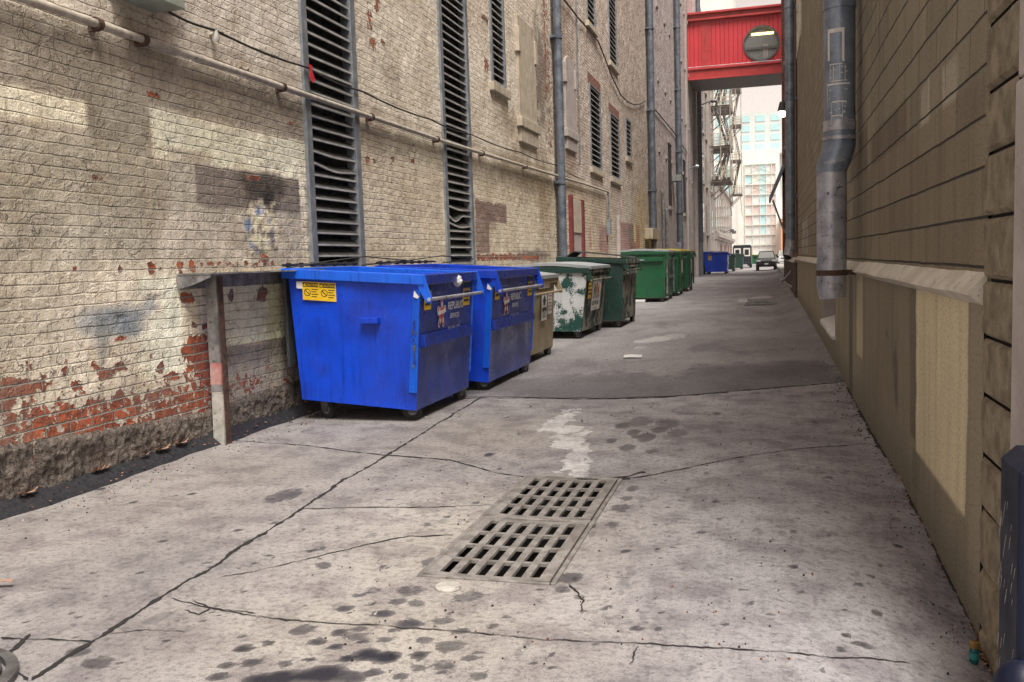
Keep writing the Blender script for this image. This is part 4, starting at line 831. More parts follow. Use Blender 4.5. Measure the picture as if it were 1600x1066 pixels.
b = MB(); y, z = YZ(962, 395); b.tube([(XL+.05, 28.8, 2.2), (XL+.05, 28.8, 0)], .035, 8); b.tube([(XL+.06, 31.6, 2.9), (XL+.06, 31.6, .0)], .03, 8); 
t = thing('junction_box', 'grey green metal junction box with an orange disc, above the conduit at the top left', 'junction box', (XL, 6.42, 3.69))
b = MB(); b.box(-.02, .30, -.30, .26, 0, .75); b.build('box', rough_mat('box_paint', (.22, .25, .20), (.33, .36, .31), 6, .55, .002, speck=(.12, .10, .07)), t, bevel=.008)
b = MB(); b.box(-.02, .34, -.34, .30, .75, .78); b.build('lid', M['galv'], t)
b = MB(); P = [(.125+.09*math.cos(a), .125+.10*math.sin(a)) for a in np.linspace(0, 2*math.pi, 25)[:-1]]; b.poly([(x+.03, -.304, z+.06) for x, z in P]); b.build('disc', M['orange'], t, fix=False)
b = MB(); b.tube([(.15, .26, .12), (.06, .34, .06), (.06, .40, .06)], .02, 8); b.build('spout', M['galv'], t)
t = thing('insulator', 'small pale porcelain insulator knob under the black cable left of the first louvre', 'insulator', (XL, 7.47, 3.68))
b = MB(); b.tube([(.0, 0, .02), (.05, 0, .02)], .018, 10); b.tube([(.05, 0, -.05), (.06, 0, -.02), (.06, 0, .05)], [.03, .034, .02], 12); b.build('knob', M['whitechip'], t, smooth=True)
b = MB(); b.prism([(9.18, 3.77), (9.28, 3.76), (9.27, 3.70), (9.33, 3.62), (9.26, 3.575), (9.20, 3.63), (9.22, 3.70)], 'x', XL+.075, XL+.082); tag(b.build('ribbon', M['red'], fix=True), 'scrap of bright red ribbon tied to the cable on the first louvre', 'ribbon')
def downpipe(label, y, r, z0, z1, mat, twin=False, x=None, lower=None):
    t = thing('downpipe', label, 'downpipe', ((XL+r+.06) if x is None else x, y, 0), group='downpipes on the left walls')
    b = MB(); b.tube([(0, 0, z0), (0, 0, z1)], r, 14); b.build('pipe', mat, t, smooth=True)
    if twin: b = MB(); b.tube([(-.02, r*2.1, z0+.4), (-.02, r*2.1, z1)], r*.6, 12); b.build('pipe', mat, t, smooth=True)
    z = z0+2.2
    while z < z1:
        b = MB(); b.cyl((0, 0, z), (0, 0, 1), r*1.18, .09, 14); b.box(-r-.07, 0, -r*1.4, r*1.4, z-.03, z+.03); b.build('collar', mat, t); z += 3.4
    if lower: b = MB(); b.tube([(0, 0, lower), (0, 0, z0-.005)], r*.8, 12); b.build('lower_pipe', M['galv'], t, smooth=True)
    return t
downpipe('thick blue grey downpipe with a thinner twin pipe, nearest of the left wall downpipes', 21.55, .10, 1.2, 10.7, M['leftpipe'], True, lower=.05)
downpipe('blue grey downpipe in front of the pinkish wall beside the two narrow louvres', 39.75, .14, 2.2, 13.8, M['leftpipe'], True, lower=.05)
downpipe('blue grey downpipe halfway along the lavender grey wall', 52.5, .15, 1.8, 21.6, M['leftpipe'], True, lower=.05)
downpipe('blue grey pipe with a square box, at the left end of the red footbridge', 67.7, .20, 2.5, 21, M['leftpipe'], False, x=-4.58, lower=.05)
b = MB(); b.box(-4.85, -4.2, 67.38, 67.95, 15.9, 17.2); tag(b.build('junction_box', M['galv'], bevel=.02), 'square blue grey box on the pipe at the left end of the footbridge', 'junction box')
b = MB(); b.box(-4.6, -4.25, 67.2, 67.6, 13.6, 14.1); b.tube([(-4.87, 67.1, 13.9), (-4.5, 67.4, 13.9)], .05, 8); tag(b.build('alarm_box', M['maroon'], bevel=.02), 'small dull red box on the corner below the footbridge box', 'alarm box')
b = MB(); b.tube([(-4.8, 81.0, .1), (-4.8, 81.0, 19)], .10, 10); tag(b.build('downpipe', M['bluepipe']), 'pale blue pipe on the grey building behind the footbridge', 'downpipe', 'downpipes on the left walls')
b = MB(); b.tube([(-4.7, 70.6, .1), (-4.7, 70.6, 19)], .12, 10); tag(b.build('downpipe', M['irondark']), 'black pipe on the grey building behind the footbridge', 'downpipe', 'downpipes on the left walls')
for i, y in enumerate((44.6, 46.2)):
    b = MB(); b.tube([(XL+.1, y, 0), (XL+.1, y, 4.6-i*.8), (XL+.02, y, 4.75-i*.8)], .07, 8)
    tag(b.build('vent_pipe', M['steelgrey'], smooth=True), ['taller', 'shorter'][i]+' pale vent pipe at the foot of the lavender grey wall', 'pipe')
b = MB(); b.box(XL, XL+.35, 38.2, 40.6, 2.3, 2.75); tag(b.build('cable_box', M['stucco'], bevel=.02), 'cream box across the foot of the downpipe on the pinkish wall', 'box')
b = MB(); b.box(XL, XL+.30, 51.6, 53.4, 1.9, 2.3); tag(b.build('cable_box', M['galv'], bevel=.02), 'grey box across the foot of the middle downpipe', 'box')
b = MB(); b.box(XL, XL+.10, 30.85, 31.05, 0, 3.0); tag(b.build('wall_batten', M['stuccofar']), 'thin upright batten beside the faded red patch on the pinkish wall', 'batten')
# lamps on the left
def gooseneck(label, y, z, out, x0=XL):
    t = thing('wall_lamp', label, 'wall lamp', (x0, y, z))
    b = MB(); b.tube([(0, 0, 0), (out*.25, 0, out*.22), (out*.55, 0, out*.34), (out*.72, 0, out*.36)], .05, 8); b.build('arm', M['galv'], t, smooth=True)
    b = MB(); b.tube([(out*.66, 0, out*.36), (out*.74, 0, out*.37), (out*.95, 0, out*.36), (out, 0, out*.35)], [.05, .14, .12, .04], 10); b.build('lamp_head', M['silverpipe'], t, smooth=True)
    b = MB(); b.box(-.02, .10, -.12, .12, -.6, .2); b.build('bracket', M['rust'], t); return t
gooseneck('street lamp on a curved arm reaching out under the red footbridge', 69.0, 12.15, 1.55)
gooseneck('small pale lamp on a short arm on the lavender grey wall', 60.5, 7.0, .75)
t = thing('wall_lamp', 'dark hooded lamp on the wall above a doorway far down the left side', 'wall lamp', (XL, 50.6, 5.6))
b = MB(); b.prism([(-.4, 0), (.4, 0), (.25, .35), (-.25, .35)], 'x', .02, .5); b.build('hood', M['irondark'], t)
for i, y in enumerate((118, 126)):
    t = thing('flood_lamp', ['nearer', 'farther'][i]+' dark flood lamp on the wall of the low building with arched windows', 'lamp', (XL, y, 4.4+i*.0))
    b = MB(); b.tube([(0, 0, 0), (.6, 0, .25)], .05, 6); b.box(.5, 1.0, -.3, .3, -.1, .3); b.build('lamp_head', M['irondark'], t)

# rusty steel lintel on a post, left of the first bin
t = thing('steel_post_frame', 'chipped grey steel post holding up a rusty steel plate beside the nearest blue bin', 'steel frame', (-4.72, 7.04, 0))
b = MB(); z0, z1 = 0.0, 1.52; lx = .03
def chan(m, za, zb):
    k = lambda z: (1.52-z)*.004
    for (x0, x1, y0, y1) in ((-.06, .050, -.012, .0), (.040, .052, .0, .07), (-.06, -.048, .0, .07)):
        b.hexa([(x0+k(za)*-2, y0, za), (x1+k(za)*-2, y0, za), (x1+k(za)*-2, y1, za), (x0+k(za)*-2, y1, za), (x0, y0, zb), (x1, y0, zb), (x1, y1, zb), (x0, y1, zb)], m)
chan(0, .735, 1.52); chan(1, .54, .733); chan(0, .475, .538); chan(2, 0.0, .473); b.build('post', [M['steelgrey'], M['pinkchip'], M['whitechip']], t)
b = MB(); b.box(.053, .062, -.004, .072, 0, 1.50); b.build('flange', M['rust'], t)
b = MB(); b.box(-.14, .20, -.30, 1.75, 1.522, 1.536); b.box(-.14, -.12, -.28, 1.75, 1.40, 1.521); b.prism([(-.14, 1.40), (.02, 1.44), (.19, 1.50), (.19, 1.521), (-.14, 1.521)], 'y', -.295, -.28)
b.build('plate', M['steelgrey'], t)

# ------------------------------------------------------------------ bins
def caster(t, x, y, z, r=.085, rot=0.3, hub='galv'):
    b = MB(); c, s = math.cos(rot), math.sin(rot); R = lambda px, py, pz: (x+px*c-py*s, y+px*s+py*c, pz)
    for sd in (-.042, .042):
        b.hexa([R(-.03, sd-.005, r*.75), R(.05, sd-.005, r*.75), R(.05, sd+.005, r*.75), R(-.03, sd+.005, r*.75), R(-.06, sd-.005, z), R(.05, sd-.005, z), R(.05, sd+.005, z), R(-.06, sd+.005, z)])
    b.hexa([R(-.07, -.06, z-.015), R(.06, -.06, z-.015), R(.06, .06, z-.015), R(-.07, .06, z-.015), R(-.07, -.06, z+.01), R(.06, -.06, z+.01), R(.06, .06, z+.01), R(-.07, .06, z+.01)])
    f = b.build('caster', M['irondark'], t)
    b = MB(); ax = Vector((-s, c, 0)); b.cyl(R(.01, 0, r), ax, r, .055, 20); wv = b.build('wheel', M['rubber'], f, smooth=True)
    b = MB(); b.cyl(R(.01, 0, r), ax, r*.5, .062, 14, 1); b.cyl(R(.01, 0, r), ax, r*.18, .07, 10, 0); o = b.build('hub', [M['steelgrey'], M[hub]], f, smooth=True)
def bin_(label, y0, y1, fb, ft, bb, bt, zf, zb, tf, tb, body, front, rim, lid=None, lidmat=None, band=None, group='wheeled rubbish bins along the left wall', casters=True, bar=True, dent=.012, name='dumpster', seed=0, cr=.085, lidup=0):
    """fb/ft: front x at bottom/top; bb/bt: back x; zf/zb: bottom z front/back; tf/tb: rim z front/back (world values)"""
    xc = (fb+bb)/2; yc = (y0+y1)/2; g0 = float(gz(fb, yc)); t = thing(name, label, 'dumpster', (xc, yc, 0), group=group)
    fb, ft, bb, bt = (q-xc for q in (fb, ft, bb, bt)); h = (y1-y0)/2; a, c = -h, h; e = .035
    dn = lambda k: (lambda u, v: dent*(float(1-sm(v, .46, .58)) if k == 4 else 1)*min(1, 8*min(u, 1-u, v, 1-v))*(2*float(fbm(u*2.6+k+seed*7, v*2.6+seed, 3, 4))-1.1))
    b = MB()
    b.grid((bb, a, zb), (fb, a, zf), (ft, a, tf), (bt, a, tb), 18, 18, dn(1)); b.grid((fb, c, zf), (bb, c, zb), (bt, c, tb), (ft, c, tf), 8, 8, dn(2))
    b.grid((bb, c, zb), (bb, a, zb), (bt, a, tb), (bt, c, tb), 8, 8, dn(3)); b.grid((fb, a, zf), (fb, c, zf), (ft, c, tf), (ft, a, tf), 24, 18, dn(4), 1)
    b.quad((bb, a, zb), (bb, c, zb), (fb, c, zf), (fb, a, zf), 2)
    i = e; P = lambda x, y, z: (x, y, z)
    b.quad((bb+i, a+i, zb+i), (fb-i, a+i, zf+i), (ft-i, a+i, tf), (bt+i, a+i, tb), 2); b.quad((bb+i, c-i, zb+i), (fb-i, c-i, zf+i), (ft-i, c-i, tf), (bt+i, c-i, tb), 3)
    b.quad((fb-i, a+i, zf+i), (fb-i, c-i, zf+i), (ft-i, c-i, tf), (ft-i, a+i, tf), 3); b.quad((bb+i, a+i, zb+i), (bb+i, c-i, zb+i), (bt+i, c-i, tb), (bt+i, a+i, tb), 3); b.quad((bb+i, a+i, zb+i), (bb+i, c-i, zb+i), (fb-i, c-i, zf+i), (fb-i, a+i, zf+i), 2)
    B_ = b.build('body', [M[body], M[front], M['dark'], M[rim]], t, smooth=True, fix=False)
    # rim: square tube right round the top
    s = .05; hh = .10; r = MB()
    r.hexa([(bt-s, a-s, tb-hh+.02), (ft+s, a-s, tf-hh+.02), (ft+s, a+.03, tf-hh+.02), (bt-s, a+.03, tb-hh+.02), (bt-s, a-s, tb+.02), (ft+s, a-s, tf+.02), (ft+s, a+.03, tf+.02), (bt-s, a+.03, tb+.02)])
    r.hexa([(bt-s, c-.03, tb-hh+.02), (ft+s, c-.03, tf-hh+.02), (ft+s, c+s, tf-hh+.02), (bt-s, c+s, tb-hh+.02), (bt-s, c-.03, tb+.02), (ft+s, c-.03, tf+.02), (ft+s, c+s, tf+.02), (bt-s, c+s, tb+.02)])
    r.box(bt-s, bt+.03, a+.03, c-.03, tb-hh+.02, tb+.019); r.box(ft-.03, ft+s, a+.03, c-.03, tf-hh+.02, tf+.019, 1)
    r.build('rim', [M[rim], M[front]], t, bevel=.008)
    fx = lambda z: fb+(ft-fb)*(z-zf)/(tf-zf)
    if band:
        for (z0, z1, pr) in band:
            q = MB(); q.hexa([(fx(z0)-.01, a+.05, z0), (fx(z0)+pr, a+.05, z0), (fx(z0)+pr, c-.08, z0), (fx(z0)-.01, c-.08, z0), (fx(z1)-.01, a+.05, z1), (fx(z1)+pr*.6, a+.05, z1), (fx(z1)+pr*.6, c-.08, z1), (fx(z1)-.01, c-.08, z1)]); q.build('front_rib', M[front], t, bevel=.006)
    if bar:
        zb_ = tf-.22; X = fx(zb_)+.11
        q = MB(); q.tube([(X, a-.05, zb_), (X, c+.05, zb_)], .019, 10); q.build('push_bar', M['silverpipe' if body in ('blue',) else front], t, smooth=True)
        for yy in (a-.035, c+.022):
            q = MB(); q.prism([(ft-.06, tf+.0), (ft+.045, tf+.03), (X+.03, zb_+.01), (X+.02, zb_-.035), (X-.03, zb_-.035), (ft-.0, tf-.14)], 'y', yy, yy+.014); q.cyl((ft-.01, yy-.004, tf-.035), (0, 1, 0), .03, .02, 12); q.build('bar_bracket', M[rim], t, bevel=.003)
    if casters:
        for x, y, rt in ((fb-.12, a+.16, .5), (fb-.05, c-.2, 1.35), (bb+.2, a+.16, -.4), (bb+.2, c-.2, .9)):
            zc = zf if x > 0 else zb; zc = zf+(zb-zf)*(fb-x)/(fb-bb); caster(t, x, y, zc, cr, rt)
    if lid:
        n = 10
        for k, (l0, l1) in enumerate(((a-.03, -.008), (.008, c+.03))):
            q = MB(); o = .07
            def LP(u, v, dz): return (bt-.05+(ft+o-bt+.05)*u, l0+(l1-l0)*v, (tb+(tf-tb)*u)+.028+dz+lid*math.sin(math.pi*min(1, max(0, u)))+.012*math.sin(v*math.pi*6)*(.2 < u < .85)+lidup*(1-u)*0)
            for iu in range(n):
                for iv in range(12):
                    u0, u1, v0, v1 = iu/n, (iu+1)/n, iv/12, (iv+1)/12; q.quad(LP(u0, v0, .025), LP(u1, v0, .025), LP(u1, v1, .025), LP(u0, v1, .025))
            for iv in range(12): v0, v1 = iv/12, (iv+1)/12; q.quad(LP(1, v0, .025), LP(1, v0, -.03), LP(1, v1, -.03), LP(1, v1, .025)); q.quad(LP(0, v0, .025), LP(0, v0, -.03), LP(0, v1, -.03), LP(0, v1, .025))
            for iu in range(n): u0, u1 = iu/n, (iu+1)/n; q.quad(LP(u0, 0, .025), LP(u1, 0, .025), LP(u1, 0, -.03), LP(u0, 0, -.03)); q.quad(LP(u0, 1, .025), LP(u1, 1, .025), LP(u1, 1, -.03), LP(u0, 1, -.03))
            q.build('lid', M[lidmat], t, fix=False)
    t['_'] = 0; del t['_']
    return t, fx, a, c, ft, fb, bt, bb
def caution(t, name, o, u, v, w, h, n, cols=2, words=True):
    """yellow warning label with a black heading"""
    o, u, v, n = Vector(o), Vector(u).normalized(), Vector(v).normalized(), Vector(n)
    Q = lambda b, x0, x1, y0, y1, d, m: b.quad(o+u*x0+v*y0+n*d, o+u*x1+v*y0+n*d, o+u*x1+v*y1+n*d, o+u*x0+v*y1+n*d, m)
    b = MB(); Q(b, 0, w, 0, h, .004, 0)
    for i in range(cols):
        x0 = w*i/cols+w*.02; x1 = w*(i+1)/cols-w*.02; Q(b, x0, x1, h*.72, h*.95, .0055, 1)
        if words:
            b.text('CAUTION', o+u*(x0+(x1-x0)*.58)+v*(h*.765)+n*.007, u, v, h*.20, 0, 'CENTER', .86, .01)
            b.poly([o+u*(x0+.006)+v*(h*.76)+n*.007, o+u*(x0+h*.17)+v*(h*.76)+n*.007, o+u*(x0+.006+h*.085-.003)+v*(h*.91)+n*.007], 0)
            c = o+u*(x0+(x1-x0)*.28)+v*(h*.42)+n*.0055; r1, r2 = h*.20, h*.165
            for k in range(16):
                p = lambda a, r: c+u*math.cos(a)*r+v*math.sin(a)*r
                a0, a1 = 2*math.pi*k/16, 2*math.pi*(k+1)/16; b.quad(p(a0, r1), p(a1, r1), p(a1, r2), p(a0, r2), 1)
            b.quad(c-u*.03+v*.022, c-u*.024+v*.028, c+u*.03-v*.022, c+u*.024-v*.028, 1)
            for k in range(4): Q(b, x0+(x1-x0)*.54, x1-w*.02-(k % 2)*w*.04, h*(.58-k*.13), h*(.62-k*.13), .0055, 1)
        else:
            for k in range(3): Q(b, x0+w*.1, x1-w*.1, h*(.52-k*.17), h*(.60-k*.17), .0055, 1)
    return b.build(name, [M['yellow'], M['black']], t, fix=False)
def hauler_logo(t, fx, y, z, sc):
    """red star emblem with white script band, company name and telephone number"""
    b = MB(); lean = fx(1)-fx(0); U = Vector((0, 1, 0)); V = Vector((lean, 0, 1)).normalized(); N = Vector((1, 0, -lean)).normalized(); o = Vector((fx(z), y, z))
    def star(R, r, d, m):
        P = []
        for k in range(5):
            a = math.pi/2+2*math.pi*k/5
            for da, rr in ((-.30, R*.80), (-.20, R*.94), (0, R), (.20, R*.94), (.30, R*.80), (math.pi/5, r)): P.append(o+U*(rr*math.cos(a+da))*.8+V*(rr*math.sin(a+da))+N*d)
        c = o+N*d
        for i in range(len(P)): b.poly([c, P[i], P[(i+1) % len(P)]], m)
    star(.185*sc, .075*sc, .012, 0); star(.165*sc, .058*sc, .0135, 1)
    for k in range(5):
        a = math.pi/2+2*math.pi*k/5; c = o+U*(.10*sc*math.cos(a))*.8+V*(.10*sc*math.sin(a))+N*.015
        b.poly([c+U*.022*sc*math.cos(q)+V*.034*sc*math.sin(q) for q in np.linspace(0, 2*math.pi, 11)[:-1]], 0)
    b.poly([o-U*.13*sc-V*.02*sc+N*.0165, o+U*.13*sc+V*.01*sc+N*.0165, o+U*.13*sc+V*.05*sc+N*.0165, o-U*.13*sc+V*.025*sc+N*.0165], 0)
    b.build('emblem', [M['white'], M['red']], t, fix=False); b = MB()
    T_ = lambda s, u, v, size, al='LEFT': b.text(s, o+U*u*sc+V*v*sc+N*.014, U, V, size*sc, 0, al, 1.0, .012)
    T_('REPUBLIC', .20, .03, .125); T_('SERVICES', .28, -.075, .08); T_('303-286-1200', .22, -.22, .075); T_('republicservices.com', .22, -.29, .042)
    return b.build('lettering', M['white'], t, fix=False)
def blue_bin(label, y0, y1, fb, seed, first):
    t, fx, a, c, ft, fb, bt, bb = bin_(label, y0, y1, fb, fb+.10, fb-1.24, fb-1.33, .12, .22, 1.43, 1.535, 'blue', 'bluefront', 'bluelight' if seed == 1 else 'blue', band=[(.74, .86, .06)], seed=seed, dent=.03, cr=.10)
    for (yy, sg) in ((a, -1), (c, 1)):                    # bent flanges down the front corners
        q = MB(); z0, z1 = .30, 1.31
        q.hexa([(fx(z0)-.085, yy-.002*1, z0), (fx(z0)+.004, yy+sg*.035, z0), (fx(z0)+.010, yy+sg*.028, z0), (fx(z0)-.075, yy-sg*.006, z0), (fx(z1)-.075, yy, z1), (fx(z1)+.004, yy+sg*.035, z1), (fx(z1)+.010, yy+sg*.028, z1), (fx(z1)-.065, yy-sg*.006, z1)]); q.build('corner_flange', M['bluelight'], t)
    q = MB(); q.box(fx(1)-.60, fx(1)-.41, a-.075, a+.01, .985, 1.045); q.build('lug', M['blue'], t, bevel=.006)
    n = Vector((0, -1, 0)); ex = Vector((1, 0, -.08))
    if first:
        caution(t, 'warning_label', (bb+.075, a-.012, 1.235), ex, (0, 0, 1), .37, .185, n)
        q = MB(); q.quad((bb+.01, a-.016, 1.35), (bb+.075, a-.016, 1.345), (bb+.075, a-.016, 1.415), (bb+.01, a-.016, 1.42)); q.build('label', M['white'], t, fix=False)
        # paint scraped off the near front corner
        for k in range(9):
            z = .62+k*.045+random.random()*.02; x = fx(z)-.05+random.random()*.03; wv = .012+random.random()*.025
            q = MB(); P = [(x+wv*(.6+.6*random.random())*math.cos(v), a-.040, z+(.02+.03*random.random())*math.sin(v)) for v in np.linspace(0, 6.28, 9)[:-1]]; 
        q = MB()
        for k in range(26):
            z = .50+random.random()*.50; x = fx(z)-.015-random.random()*.045; wv = .004+random.random()*.014; yy = a-.006-.030*(1+(x-fx(z)-.004)/.08)
            q.poly([(x+wv*(.6+.6*random.random())*math.cos(v), yy-.006, z+wv*(1.2+1.4*random.random())*math.sin(v)) for v in np.linspace(0, 6.28, 9)[:-1]], k % 3)
        q.build('scrape', [M['irondark'], M['bluefront'], M['rust']], t, fix=False)
    q = MB(); q.poly([(fx(1.33)-.05, a-.036, 1.30), (fx(1.3)+.0, a-.036, 1.24), (fx(1.22)-.01, a-.036, 1.22), (fx(1.25)-.055, a-.036, 1.24)]); q.build('label', M['white'], t, fix=False)
    U = Vector((0, 1, 0)); V = Vector((fx(1)-fx(0), 0, 1)); N = Vector((1, 0, -(fx(1)-fx(0))))
    caution(t, 'warning_label', (fx(1.05), a+.10, 1.10), U, V, .20, .26, N*2.5, 1, False); caution(t, 'warning_label', (fx(1.02), c-.34, 1.08), U, V, .24, .27, N*2.5, 1, False)
    hauler_logo(t, fx, a+.60, 1.04, .92)
    # lid thrown back behind the bin, hinge rod and wire on the back rim
    q = MB(); q.box(bt-.085, bt-.055, a+.05, c-.05, .55, 1.50); q.build('lid', M['lidblack'], t)
    q = MB(); q.tube([(bt-.04, a-.02, 1.585), (bt-.04, c+.02, 1.585)], .014, 8); q.tube([(bt-.03, a-.03, 1.55), (bt+.3, a+.1, 1.60), (bt+.62, a+.5, 1.65), (bt+.8, a+1.2, 1.60), (bt+.1, c-.1, 1.56)], .007, 6)
    for k in range(7): q.cyl((bt-.04, a+.1+k*.26, 1.585), (0, 1, 0), .026, .05, 10)
    q.build('hinge_rod', M['cable'], t)
    q = MB(); q.box(bt+.03, ft-.03, -.03, .03, 1.40, 1.46); q.build('cross_bar', M['blue'], t, bevel=.01)
    return t
D1 = blue_bin('nearest bright blue open bin with a double yellow caution label on its end', 8.25, 9.88, -3.32, 1, True)
D2 = blue_bin('second bright blue open bin, between the nearest blue one and the tan bin', 10.28, 12.28, -3.20, 2, False)
x, y = -3.20, 9.4; b = MB()
for k in range(5): b.ball((random.uniform(-.02, .04), random.uniform(-.06, .06), random.uniform(-.09, .03)), .06+random.random()*.03, 11)
b.v = [tuple(np.array(q)*.62*(1+.5*(np.array([float(vnoise(q[0]*40+9, q[1]*40+q[2]*31, e)) for e in (1, 2, 3)])-.5))) for q in b.v]
tag(b.build('crumpled_paper', M['paper'], loc=(-3.20, 9.25, 1.40), smooth=False), 'crumpled white paper caught on the front rim of the nearest blue bin', 'paper')
# tan bin
t, fx, a, c, ft, fb, bt, bb = bin_('narrow tan bin with a pale lid and black arrow labels, right behind the blue bins', 12.75, 14.55, -3.40, -3.34, -4.6, -4.66, .14, .16, 1.27, 1.36, 'tan', 'tan', 'tan', .04, 'lidpale', [(1.04, 1.10, .02)], seed=3, bar=True)
b = MB(); U, V = Vector((0, 1, 0)), Vector((fx(1)-fx(0), 0, 1)).normalized(); o = Vector((fx(.78)+.024, c-.98, .62))
Q = lambda x0, x1, y0, y1, m, d=0: b.quad(o+U*x0+V*y0+Vector((d, 0, 0)), o+U*x1+V*y0+Vector((d, 0, 0)), o+U*x1+V*y1+Vector((d, 0, 0)), o+U*x0+V*y1+Vector((d, 0, 0)), m)
Q(0, .36, 0, .42, 0); Q(.42, .70, .08, .42, 0); Q(.04, .32, .04, .20, 1, .002); Q(.06, .12, .04, .14, 0, .003); Q(.17, .20, .04, .16, 0, .003); Q(.25, .30, .04, .14, 0, .003); Q(.12, .24, .24, .29, 1, .002)
b.poly([o+U*.06+V*.29+Vector((.002, 0, 0)), o+U*.30+V*.29+Vector((.002, 0, 0)), o+U*.18+V*.40+Vector((.002, 0, 0))], 1)
for k in range(5): Q(.46, .66-.05*(k % 2), .36-k*.055, .375-k*.055, 2, .002)
Q(-.2, .5, .50, .58, 0); b.build('label', [M['white'], M['black'], M['red']], t, fix=False)
# old green bin patched with white and taupe overpaint
t, fx, a, c, ft, fb, bt, bb = bin_('old green bin blotched with white overpaint and an orange and black lettered sign', 17.2, 19.45, -3.44, -3.30, -4.75, -4.70, .16, .18, 1.36, 1.42, 'whitewash', 'taupe', 'greendark', .05, 'lidpale', [(1.14, 1.22, .05)], seed=4, dent=.03)
b = MB(); q = MB()
U, V = Vector((0, 1, 0)), Vector((fx(1)-fx(0), 0, 1)).normalized(); N = Vector((1, 0, -.1)); o = Vector((fx(.5)+.03, -.52, .52))
Q = lambda x0, x1, y0, y1, m, d=0: b.quad(o+U*x0+V*y0+N*d, o+U*x1+V*y0+N*d, o+U*x1+V*y1+N*d, o+U*x0+V*y1+N*d, m)
Q(0, .98, 0, .60, 0); b.text('W', o+U*.10+V*.30+N*.003, U, V, .34, 1, 'LEFT', 1.15, .03); b.text('M', o+U*.50+V*.30+N*.003, U, V, .34, 2, 'LEFT', 1.1, .03)
b.text('WASTE MANAGEMENT', o+U*.10+V*.235+N*.003, U, V, .075, 1, 'LEFT', 1.0); b.text('303-797-1600', o+U*.10+V*.10+N*.003, U, V, .13, 1, 'LEFT', .95, .02); b.text('www.wm.com', o+U*.22+V*.02+N*.003, U, V, .075, 1)
b.build('sign', [M['white'], M['black'], M['orange']], t, fix=False)
caution(t, 'warning_label', (fx(.9)+.022, a+.12, .78), U, V, .36, .44, N*.004, 1, False)
t, fx, a, c, ft, fb, bt, bb = bin_('open battered dark green bin with a bare grey front, behind the one blotched with white', 19.85, 21.95, -3.06, -3.0, -4.4, -4.45, .17, .2, 1.50, 1.60, 'greendark', 'taupe', 'greendark', None, None, [(1.18, 1.26, .06), (1.34, 1.42, .05)], seed=5, dent=.035)
q = MB(); q.prism([(bt-.02, 1.60), (bt+.15, 1.72), (ft-.05, 1.58), (ft+.05, 1.53), (ft+.05, 1.55), (bt+.15, 1.745), (bt-.04, 1.62)], 'y', a+.9, c-.05); q.build('lid', M['lidblack'], t)
# three bright green bins
def end_sleeve(t, a, fb, bb, z, mat):
    q = MB(); q.box(bb+.02, fb-.02, a-.09, a-.004, z, z+.14); q.box(bb+.5, bb+.85, a-.10, a-.09, z+.03, z+.08, 1); q.build('lift_sleeve', [M[mat], M['galv']], t, bevel=.008)
for i, (lab, y0, y1, f, lm, hh) in enumerate((('nearest bright green bin, a large clean one with a grey lid', 31.0, 33.7, -3.32, 'lidpale', 1.70), ('second bright green bin, with a yellow lid and a pale label', 35.3, 37.7, -3.28, 'lidyellow', 1.72), ('last bright green bin of the row, with a yellow and white lid', 39.6, 42.2, -3.25, 'lidyellow', 1.74))):
    t, fx, a, c, ft, fb, bt, bb = bin_(lab, y0, y1, f, f+.08, f-1.5, f-1.52, .17, .17, hh, hh+.04, 'green', 'green', 'green', .05, lm, [(.8, .9, .05)], seed=6+i, dent=.02, cr=.10)
    end_sleeve(t, a, fb, bb, 1.40, 'green')
    for k in range(2):
        q = MB(); q.box(fx(.9)+.01, fx(.9)+.07, (a+.15, c-.3)[k], (a+.15, c-.3)[k]+.12, .3, 1.55); q.build('post', M['steelgrey' if i == 0 else 'green'], t, bevel=.01)
    if i: q = MB(); q.box(fx(1.1)+.02, fx(1.1)+.028, -.2, .45, .9, 1.4); q.build('label', M['white'], t)
x, y = gp(1000, 470); b = MB(); b.box(-.35, .35, -.12, .12, .0, .10); tag(b.build('cardboard', M['paper'], loc=(-4.3, 30.8, .02), bevel=.02), 'flat pale cardboard lying under the nearest bright green bin', 'cardboard')
# far bins
t, fx, a, c, ft, fb, bt, bb = bin_('far dark blue bin with a small yellow label, beyond all the green bins', 74.5, 77.5, -3.0, -2.95, -4.7, -4.8, .2, .2, 1.72, 1.80, 'blue', 'bluefront', 'blue', .05, 'lidpale', [(.8, .92, .05)], seed=10, cr=.11)
caution(t, 'warning_label', (bb+.25, a-.02, 1.15), (1, 0, 0), (0, 0, 1), .26, .42, (0, -1, 0), 1, False)
for i, (y, f) in enumerate(((84, -2.75), (95, -2.3))):
    t, *_ = bin_(['nearer', 'farther'][i]+' of two far dark green bins in front of the parked van', y, y+2.6, f, f+.05, f-1.4, f-1.45, .2, .2, 1.5, 1.56, 'greendark', 'greendark', 'greendark', .05, 'lidblack', None, seed=12+i, cr=.11)
t, *_ = bin_('tiny bright green bin at the far end of the alley, left of the dark car', 120, 122.6, -.9, -.85, -2.4, -2.4, .25, .25, 1.35, 1.4, 'green', 'green', 'green', .05, 'lidyellow', None, seed=15, cr=.12)

